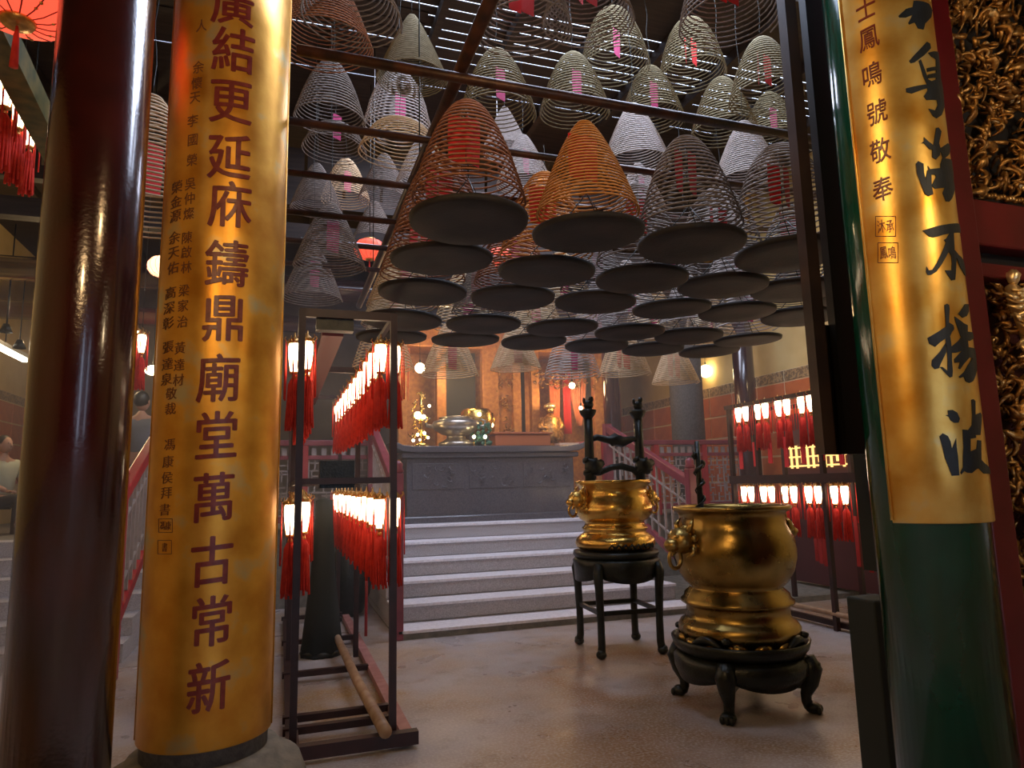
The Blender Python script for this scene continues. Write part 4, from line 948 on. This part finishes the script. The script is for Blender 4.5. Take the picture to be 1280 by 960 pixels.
for px, py, r, lab in ((525, 460, .075, 'bright round bulb above the candle holder at the left of the shrine'), (565, 453, .055, 'bright round bulb above the pewter censer'), (882, 464, .11, 'bright hanging bulb before the yellow wall right of the shrine'), (715, 482, .05, 'bright bulb under the gilt canopy of the right niche'), (726, 510, .03, 'small bulb behind the lion post of the iron frame')):
    p = on_y(px, py, 9.9)
    t = thing('hanging_bulb', lab, 'bulb', p); MB().ball((0, 0, 0), r, 12, 9).build('glass', M_glowfar, t); MB().tube((0, 0, r), (0, 0, r + .05), .015).build('socket', M_iron, t); MB().tube((0, 0, r + .04), (0, 0, 6.0 - p.z), .004, n=5).build('cord', M_iron, t)

# ------------------------------------------------------------------ shrine behind the altar
SYY = 11.0
def sx(px, y=SYY): return on_y(px, 500, y).x
sh = thing('shrine', 'carved orange and gold altar shrine with two niches behind the stone altar', 'shrine', (sx(610), SYY, PZ))
X0 = sx(610)
def rel(px): return sx(px) - X0
MB().box(((rel(498) + rel(750)) / 2, .7, 1.6), (rel(750) - rel(498), .06, 3.4)).build('back_panel', M_giltshrine, sh)
MB().box(((rel(498) + rel(750)) / 2, .25, 2.95), (rel(750) - rel(498) + .2, .7, .35)).build('canopy', M_giltshrine, sh, bevel=.02)
for a, b in ((545, 557), (602, 622), (640, 650), (663, 673), (741, 752), (497, 508)):
    MB().box(((rel(a) + rel(b)) / 2, 0, 1.45), (rel(b) - rel(a), .14, 2.9)).build('pillar', M_giltshrine, sh, bevel=.01)
mb = MB(); rnd = random.Random(2)
for k in range(60): scroll(mb, rel(631) + rnd.uniform(-.15, .15), rnd.uniform(.9, 2.7), .06, rnd.uniform(0, 6), 1, -.02, rnd, .014)
mb.build('carved_plaque', M_giltdark, sh)['kind'] = 'stuff'; MB().box((rel(631), .04, 1.75), (rel(642) - rel(620), .06, 2.2)).build('plaque_board', M_giltshrine, sh)
for a, b in ((560, 600), (651, 663)): MB().box(((rel(a) + rel(b)) / 2, .3, 1.9), (rel(b) - rel(a), .04, 1.9)).build('dark_glass_panel', mat('smoky_green_glass', (.05, .055, .045), .25), sh)
mb = MB(); rnd = random.Random(12)
for k in range(70): scroll(mb, rel(707) + rnd.uniform(-.62, .62), 2.28 + rnd.uniform(-.12, .16), .06, rnd.uniform(0, 6), 1, -.04, rnd, .013)
mb.build('canopy_fretwork', M_giltdark, sh)
def drape(x0, x1, z0, z1, y, m, name, pinch=0):
    vs = []; fs = []; n = 26
    for i in range(n + 1):
        t = i / n; x = x0 + (x1 - x0) * t
        for j in range(5):
            u = j / 4; xx = x + pinch * u * u * (.5 - t) * (x1 - x0) * -1 * -1; vs.append((xx, y + .03 * sin(t * 40), z1 + (z0 - z1) * u))
    for i in range(n):
        for j in range(4): fs.append((i * 5 + j, i * 5 + j + 1, (i + 1) * 5 + j + 1, (i + 1) * 5 + j))
    o = MB().add(vs, fs, True).build(name, m, sh); s_ = o.modifiers.new('thick', 'SOLIDIFY'); s_.thickness = .01; return o
drape(rel(690), rel(704), 1.5, 2.5, .1, M_curtain, 'curtain', .4); drape(rel(706), rel(715), 1.35, 2.45, .05, M_redpaper, 'sash'); drape(rel(716), rel(738), 1.5, 2.45, .12, M_curtain, 'curtain', .8)
drape(rel(503), rel(514), 1.9, 3.0, .1, M_curtain, 'curtain', .3)
# deity figure (plain seated statue) in the niche
dt = thing('seated_statue', 'gilded seated statue in the right niche of the shrine', 'statue', (sx(687, 10.7), 10.7, PZ + 1.15))
mb = MB(); mb.path([(0, 0, .0), (0, 0, .12), (0, -.01, .28), (0, 0, .42), (0, 0, .50)], [.22, .24, .17, .15, .05], 14); mb.path([(-.13, 0, .42), (-.2, -.04, .28), (-.08, -.14, .22)], [.06, .055, .04], 8); mb.path([(.13, 0, .42), (.2, -.04, .28), (.08, -.14, .22)], [.06, .055, .04], 8)
mb.build('robe', M_giltdark, dt); mb = MB(); mb.ball((0, -.01, .56), (.07, .075, .085), 12, 9); mb.ball((0, -.085, .55), (.012, .015, .02), 6, 5); mb.build('head', M_brass, dt); mb = MB(); mb.lathe([(.08, .60), (.11, .61), (.10, .66), (.02, .70)], 12); mb.build('headdress', mat('bright_gilding', (1, 1, 1)), dt)
MB().box((0, 0, -.58), (.5, .4, 1.16)).build('pedestal', M_giltshrine, dt)
dr = thing('brass_drum', 'glowing round brass drum before the dark glass panel', 'drum', (sx(595, 10.2), 10.2, PZ))
MB().lathe([(.19, 1.27), (.24, 1.33), (.25, 1.45), (.24, 1.62), (.21, 1.66)], 24).build('body', M_brass, dr); MB().box((0, 0, .63), (.3, .3, 1.26)).build('pedestal', M_walldark, dr); MB().ball((-.02, -.25, 1.56), .03).build('lamp', M_glowfar, dr)
for px, lab in ((612, 'narrow lit brass lamp right of the round drum'),):
    t = thing('brass_lamp', lab, 'lamp', (sx(px, 10.3), 10.3, PZ)); MB().lathe([(.06, 1.2), (.07, 1.3), (.09, 1.5), (.06, 1.62)], 12).build('body', M_brass, t); MB().ball((0, -.08, 1.42), .035).build('flame', M_glowfar, t); MB().box((0, 0, .6), (.12, .12, 1.2)).build('pedestal', M_walldark, t)
# big dim columns by the shrine
for px0, px1, y, m_, lab in ((755, 775, 9.9, M_lacq, 'dim maroon column right of the shrine'), (840, 876, 9.6, M_stone, 'broad dark column before the tiled wall'), (895, 907, 11.5, M_stone, 'thin dark column near the hanging bulb'), (921, 943, 8.3, M_lacq, 'reddish column rising behind the right lantern rack')):
    xa, xb = on_y(px0, 500, y).x, on_y(px1, 500, y).x; t = thing('hall_column', lab, 'column', ((xa + xb) / 2, y, 0 if y < 8.5 else PZ))
    r = (xb - xa) / 2 * .97; MB().lathe([(r, .1), (r, 5.0)], 24).build('shaft', m_, t); MB().lathe([(r * 1.3, 0), (r * 1.35, .06), (r, .12)], 24).build('base', M_plinth, t)

# ------------------------------------------------------------------ left aisle: lanterns, beam, people, tube light
def silk_lantern(loc, r, label, m_, sc=1):
    t = thing('silk_lantern', label, 'lantern', loc); n = 16; mb = MB()
    prof = [(r * .12, -r * .66), (r * .45, -r * .62), (r * .75, -r * .5), (r * .97, -r * .2), (r, .0), (r * .97, r * .2), (r * .75, r * .5), (r * .45, r * .62)]
    mb.lathe(prof, 32, cap=False); mb.build('silk', m_, t)
    for k in range(n):
        a = 2 * pi * k / n; q = [((p[0] + .003) * cos(a), (p[0] + .003) * sin(a), p[1]) for p in prof]
        MB().path(q, r * .012, 4).build('rib', M_redwood, t)
    mb = MB().lathe([(r * .10, -r * .72), (r * .24, -r * .72), (r * .28, -r * .64), (r * .24, -r * .60)], 20); 
    for k in range(8):
        a = 2 * pi * k / 8; scr = []
        for i in range(8): u = i / 7 * 4.5; rr = r * .13 * (1 - i / 9); scr.append((cos(a) * (r * .55 + rr * cos(u)), sin(a) * (r * .55 + rr * cos(u)), -r * .56 + rr * sin(u)))
        mb.path(scr, r * .03, 5)
    mb.build('bottom_ornament', M_lampgold, t); MB().lathe([(r * .45, r * .6), (r * .42, r * .7), (r * .1, r * .74)], 20).build('top_ring', M_lampgold, t)
    MB().path([(0, 0, -r * .74), (0, 0, -r * 1.0), (.0, 0, -r * 1.5)], [.006, r * .05, r * .07], 8).build('tassel', M_red, t)
    MB().tube((0, 0, r * .7), (0, 0, 6.0 - loc[2]), .005, n=5).build('cord', M_iron, t)
    return t
silk_lantern(tuple(at_depth(26, -16, 3.3)), .28, 'large glowing red silk lantern at the top left corner', M_glowred)
p = at_depth(206, 334, 6.4); silk_lantern(tuple(p), .15, 'small cream lit lantern between dark pillar and gold board', M_glowcream)
p = at_depth(528, 306, 5.6); silk_lantern(tuple(at_depth(462, 312, 7.5)), .17, 'round orange red lantern glowing behind the dusty coils, left of the steep pipe', M_glowred)
silk_lantern(tuple(at_depth(565, 318, 7.5)), .17, 'orange red lantern glimpsed between the two nearest rows of trays', M_glowred)
silk_lantern(tuple(at_depth(625, 322, 7.6)), .15, 'orange red lantern glimpsed above the second row of trays', M_glowred)
za = 3.9; A = on_z(0, 48, za); B = on_z(58, 165, za)
tag(MB().beam(A + (A - B) * .6, B + (B - A) * 1.5, .14, .16).build('aisle_beam', mat('green_gold_beam', (.06, .07, .02), .4, .2, (.20, .15, .04), 9)), 'green and gold painted beam at the upper left', 'beam')
for k, (px, py, d) in enumerate(((10, 100, 4.4), (26, 132, 5.0), (40, 160, 5.8))):
    q_ = at_depth(px, py - 10, d); o = lantern(tuple(q_), f'glass lantern with red tassels under the green beam, {ORD[k]} from the frame edge', 'glass lanterns in the left aisle', 1.25)
    MB().tube((0, 0, .04), (0, 0, (6.0 - q_.z) / 1.25), .004, n=5).build('cord', M_iron, o)
for k, (px, py, d) in enumerate(((178, 424, 7.0), (172, 420, 7.6))):
    q_ = at_depth(px, py - 8, d); o = lantern(tuple(q_), f'glass lantern seen between pillar and gold board, {"nearer" if k == 0 else "farther"} one', 'glass lanterns in the left aisle', 1.1)
    MB().tube((0, 0, .04), (0, 0, (6.0 - q_.z) / 1.1), .004, n=5).build('cord', M_iron, o)
p = at_depth(191, 463, 8.3); t = thing('hanging_bulb', 'bright oval bulb between the dark pillar and the left gold board', 'bulb', p); MB().ball((0, 0, 0), (.09, .09, .06), 12, 9).build('glass', M_glowfar, t); MB().tube((0, 0, .05), (0, 0, 6.0 - p.z), .004, n=5).build('cord', M_iron, t)
tl = thing('tube_light', 'white tube light on a bracket in the left aisle', 'lamp', on_y(6, 438, 9.6)); MB().beam((0, -.7, 0), (0, .7, 0), .05, .04).build('tube', M_tube, tl); MB().beam((0, -.75, .05), (0, .75, .05), .09, .05).build('fitting', M_steel, tl); MB().tube((0, 0, .06), (0, 0, 1.6), .008).build('rod', M_iron, tl)
for k, (px, py) in enumerate(((8, 405), (25, 425))):
    p = on_y(px, py, 9.2); t = thing('spot_lamp', f'dark small spot lamp above the tube light, {"upper" if k == 0 else "lower"} one', 'lamp', p); MB().lathe([(.03, .0), (.07, -.1), (.06, -.1), (.02, -.02)], 12).build('shade', M_iron, t); MB().tube((0, 0, 0), (0, 0, 4.0 - p.z), .006).build('rod', M_iron, t)

def skinned(name, verts, edges, radii, m, parent, sub=1):
    me = bpy.data.meshes.new(name); me.from_pydata(verts, edges, []); o = bpy.data.objects.new(name, me); COL.objects.link(o); o.parent = parent
    mod = o.modifiers.new('skin', 'SKIN'); mod.use_smooth_shade = True
    for i, r in enumerate(radii): me.skin_vertices[0].data[i].radius = r if hasattr(r, '__len__') else (r, r)
    me.skin_vertices[0].data[0].use_root = True
    sb = o.modifiers.new('sub', 'SUBSURF'); sb.levels = sub; sb.render_levels = sub
    me.materials.append(m); return o
def person(label, loc, rz, seated, shirt, sc=1.0):
    t = thing('person', label, 'person', loc, rz); t.scale = (sc,) * 3      # faces -Y
    hp = .46 if seated else .88
    if seated: kn = [(-.1, -.42, .47), (.1, -.42, .47)]; ft = [(-.1, -.42, .07), (.1, -.42, .07)]; toe = [(-.1, -.56, .04), (.1, -.56, .04)]
    else: kn = [(-.1, -.02, .47), (.1, -.02, .47)]; ft = [(-.1, 0, .07), (.1, 0, .07)]; toe = [(-.11, -.15, .035), (.11, -.15, .035)]
    hnd = [(-.2, -.32, hp + .1), (.2, -.32, hp + .1)] if seated else [(-.27, -.06, hp - .08), (.27, -.06, hp - .08)]
    elb = [(-.26, -.04, hp + .22), (.26, -.04, hp + .22)] if seated else [(-.27, .03, hp + .22), (.27, .03, hp + .22)]
    V = [(0, 0, hp), (0, 0, hp + .25), (0, 0, hp + .45), (0, 0, hp + .55), (0, -.01, hp + .62), (-.17, 0, hp + .47), elb[0], hnd[0], (.17, 0, hp + .47), elb[1], hnd[1], (-.09, 0, hp - .04), kn[0], ft[0], toe[0], (.09, 0, hp - .04), kn[1], ft[1], toe[1]]
    E_ = [(0, 1), (1, 2), (2, 3), (3, 4), (2, 5), (5, 6), (6, 7), (2, 8), (8, 9), (9, 10), (0, 11), (11, 12), (12, 13), (13, 14), (0, 15), (15, 16), (16, 17), (17, 18)]
    R_ = [(.15, .11), (.14, .1), (.15, .1), .055, .05, .065, .045, .035, .065, .045, .035, .09, .06, .045, .03, .09, .06, .045, .03]
    skinned('body', V, E_, R_, M_skin, t)
    V2 = [(0, 0, hp), (0, 0, hp + .25), (0, 0, hp + .51), (-.18, 0, hp + .48), (elb[0][0], elb[0][1], elb[0][2] + .03), (.18, 0, hp + .48), (elb[1][0], elb[1][1], elb[1][2] + .03)]
    skinned('shirt', V2, [(0, 1), (1, 2), (2, 3), (3, 4), (2, 5), (5, 6)], [(.175, .135), (.165, .125), (.165, .115), .08, .065, .08, .065], shirt, t)
    V3 = [(0, 0, hp + .06), (-.09, 0, hp - .06), kn[0], (ft[0][0], ft[0][1], .12), (.09, 0, hp - .06), kn[1], (ft[1][0], ft[1][1], .12)]
    skinned('trousers', V3, [(0, 1), (1, 2), (2, 3), (0, 4), (4, 5), (5, 6)], [(.168, .13), .1, .075, .06, .1, .075, .06], M_trouser, t)
    mb = MB(); zc = hp + .72; mb.ball((0, -.01, zc), (.078, .095, .112), 18, 14); mb.path([(0, -.10, zc + .02), (0, -.125, zc - .02), (0, -.105, zc - .03)], [.008, .013, .008], 6)
    for s_ in (-1, 1): mb.ball((s_ * .08, 0, zc), (.012, .02, .03), 8, 6)
    mb.path([(-.025, -.098, zc - .055), (0, -.104, zc - .055), (.025, -.098, zc - .055)], .005, 5); h = mb.build('head', M_skin, t)
    mb = MB(); [mb.ball((s_ * .03, -.092, zc + .02), .009, 8, 6) for s_ in (-1, 1)]; mb.build('eyes', M_hair, h)
    mb = MB(); mb.ball((0, .022, zc + .03), (.090, .098, .105), 18, 12); mb.build('hair', M_hair, t)
    for s_, hd in ((-1, hnd[0]), (1, hnd[1])):
        mb = MB(); d = (0, -.05, -.01) if seated else (0, -.005, -.05); c = Vector(hd) + Vector(d) * .6; mb.ball(c, (.032, .04, .02) if seated else (.018, .032, .042), 8, 6)
        for f_ in range(4):
            o_ = (f_ - 1.5) * .017; L_ = .075 - abs(f_ - 1.5) * .01
            if seated: q = [c + Vector((o_, -.03, 0)), c + Vector((o_, -.03 - L_ * .6, .004)), c + Vector((o_, -.03 - L_, -.02))]
            else: q = [c + Vector((0, o_, -.03)), c + Vector((-s_ * .006, o_, -.03 - L_ * .6)), c + Vector((-s_ * .02, o_, -.03 - L_))]
            mb.path(q, [.009, .008, .006], 6)
        mb.path([c + Vector((0, -.02, 0)), c + Vector((-s_ * .03, -.04, -.01)), c + Vector((-s_ * .03, -.06, -.025))], [.011, .009, .007], 6)
        mb.build('hand', M_skin, t)
    return t
p = on_y(178, 500, 9.6)
person('person in a grey shirt standing with back turned beyond the red railing', (p.x, 9.6, PZ), pi * .9, False, M_shirt, (p.z - PZ) / 1.60 * .985)
p = on_y(6, 556, 10.6)
person('person in a pale green shirt sitting at the left edge of the picture', (p.x, 10.6, PZ), radians(60), True, M_shirt2, (p.z - PZ) / 1.18 * 1.0)
bench = thing('bench', 'low wooden bench under the sitting person at the left edge', 'bench', (p.x, 10.65, PZ)); MB().box((0, .0, .36), (.5, .4, .05)).build('seat', M_woodb, bench)
for a in (-.2, .2):
    for b_ in (-.15, .15): MB().box((a, b_, .17), (.05, .05, .34)).build('leg', M_woodb, bench)

bpy.data.objects.remove(proto) if not used[0] else None

# ------------------------------------------------------------------ incense smoke hanging in the hall
hm = bpy.data.materials.new('incense_smoke'); hm.use_nodes = True; nt = hm.node_tree; nt.nodes.clear()
vo = nt.nodes.new('ShaderNodeVolumePrincipled'); ou = nt.nodes.new('ShaderNodeOutputMaterial'); nt.links.new(vo.outputs[0], ou.inputs['Volume'])
vo.inputs['Color'].default_value = (.85, .82, .85, 1); vo.inputs['Density'].default_value = HAZE; vo.inputs['Anisotropy'].default_value = .2
o = MB().box((1.2, 10.0, 1.76), (11.5, 9.6, 3.48)).build('incense_smoke', hm); tag(o, 'thin incense smoke hanging through the hall beyond the columns', 'smoke', kind='stuff')
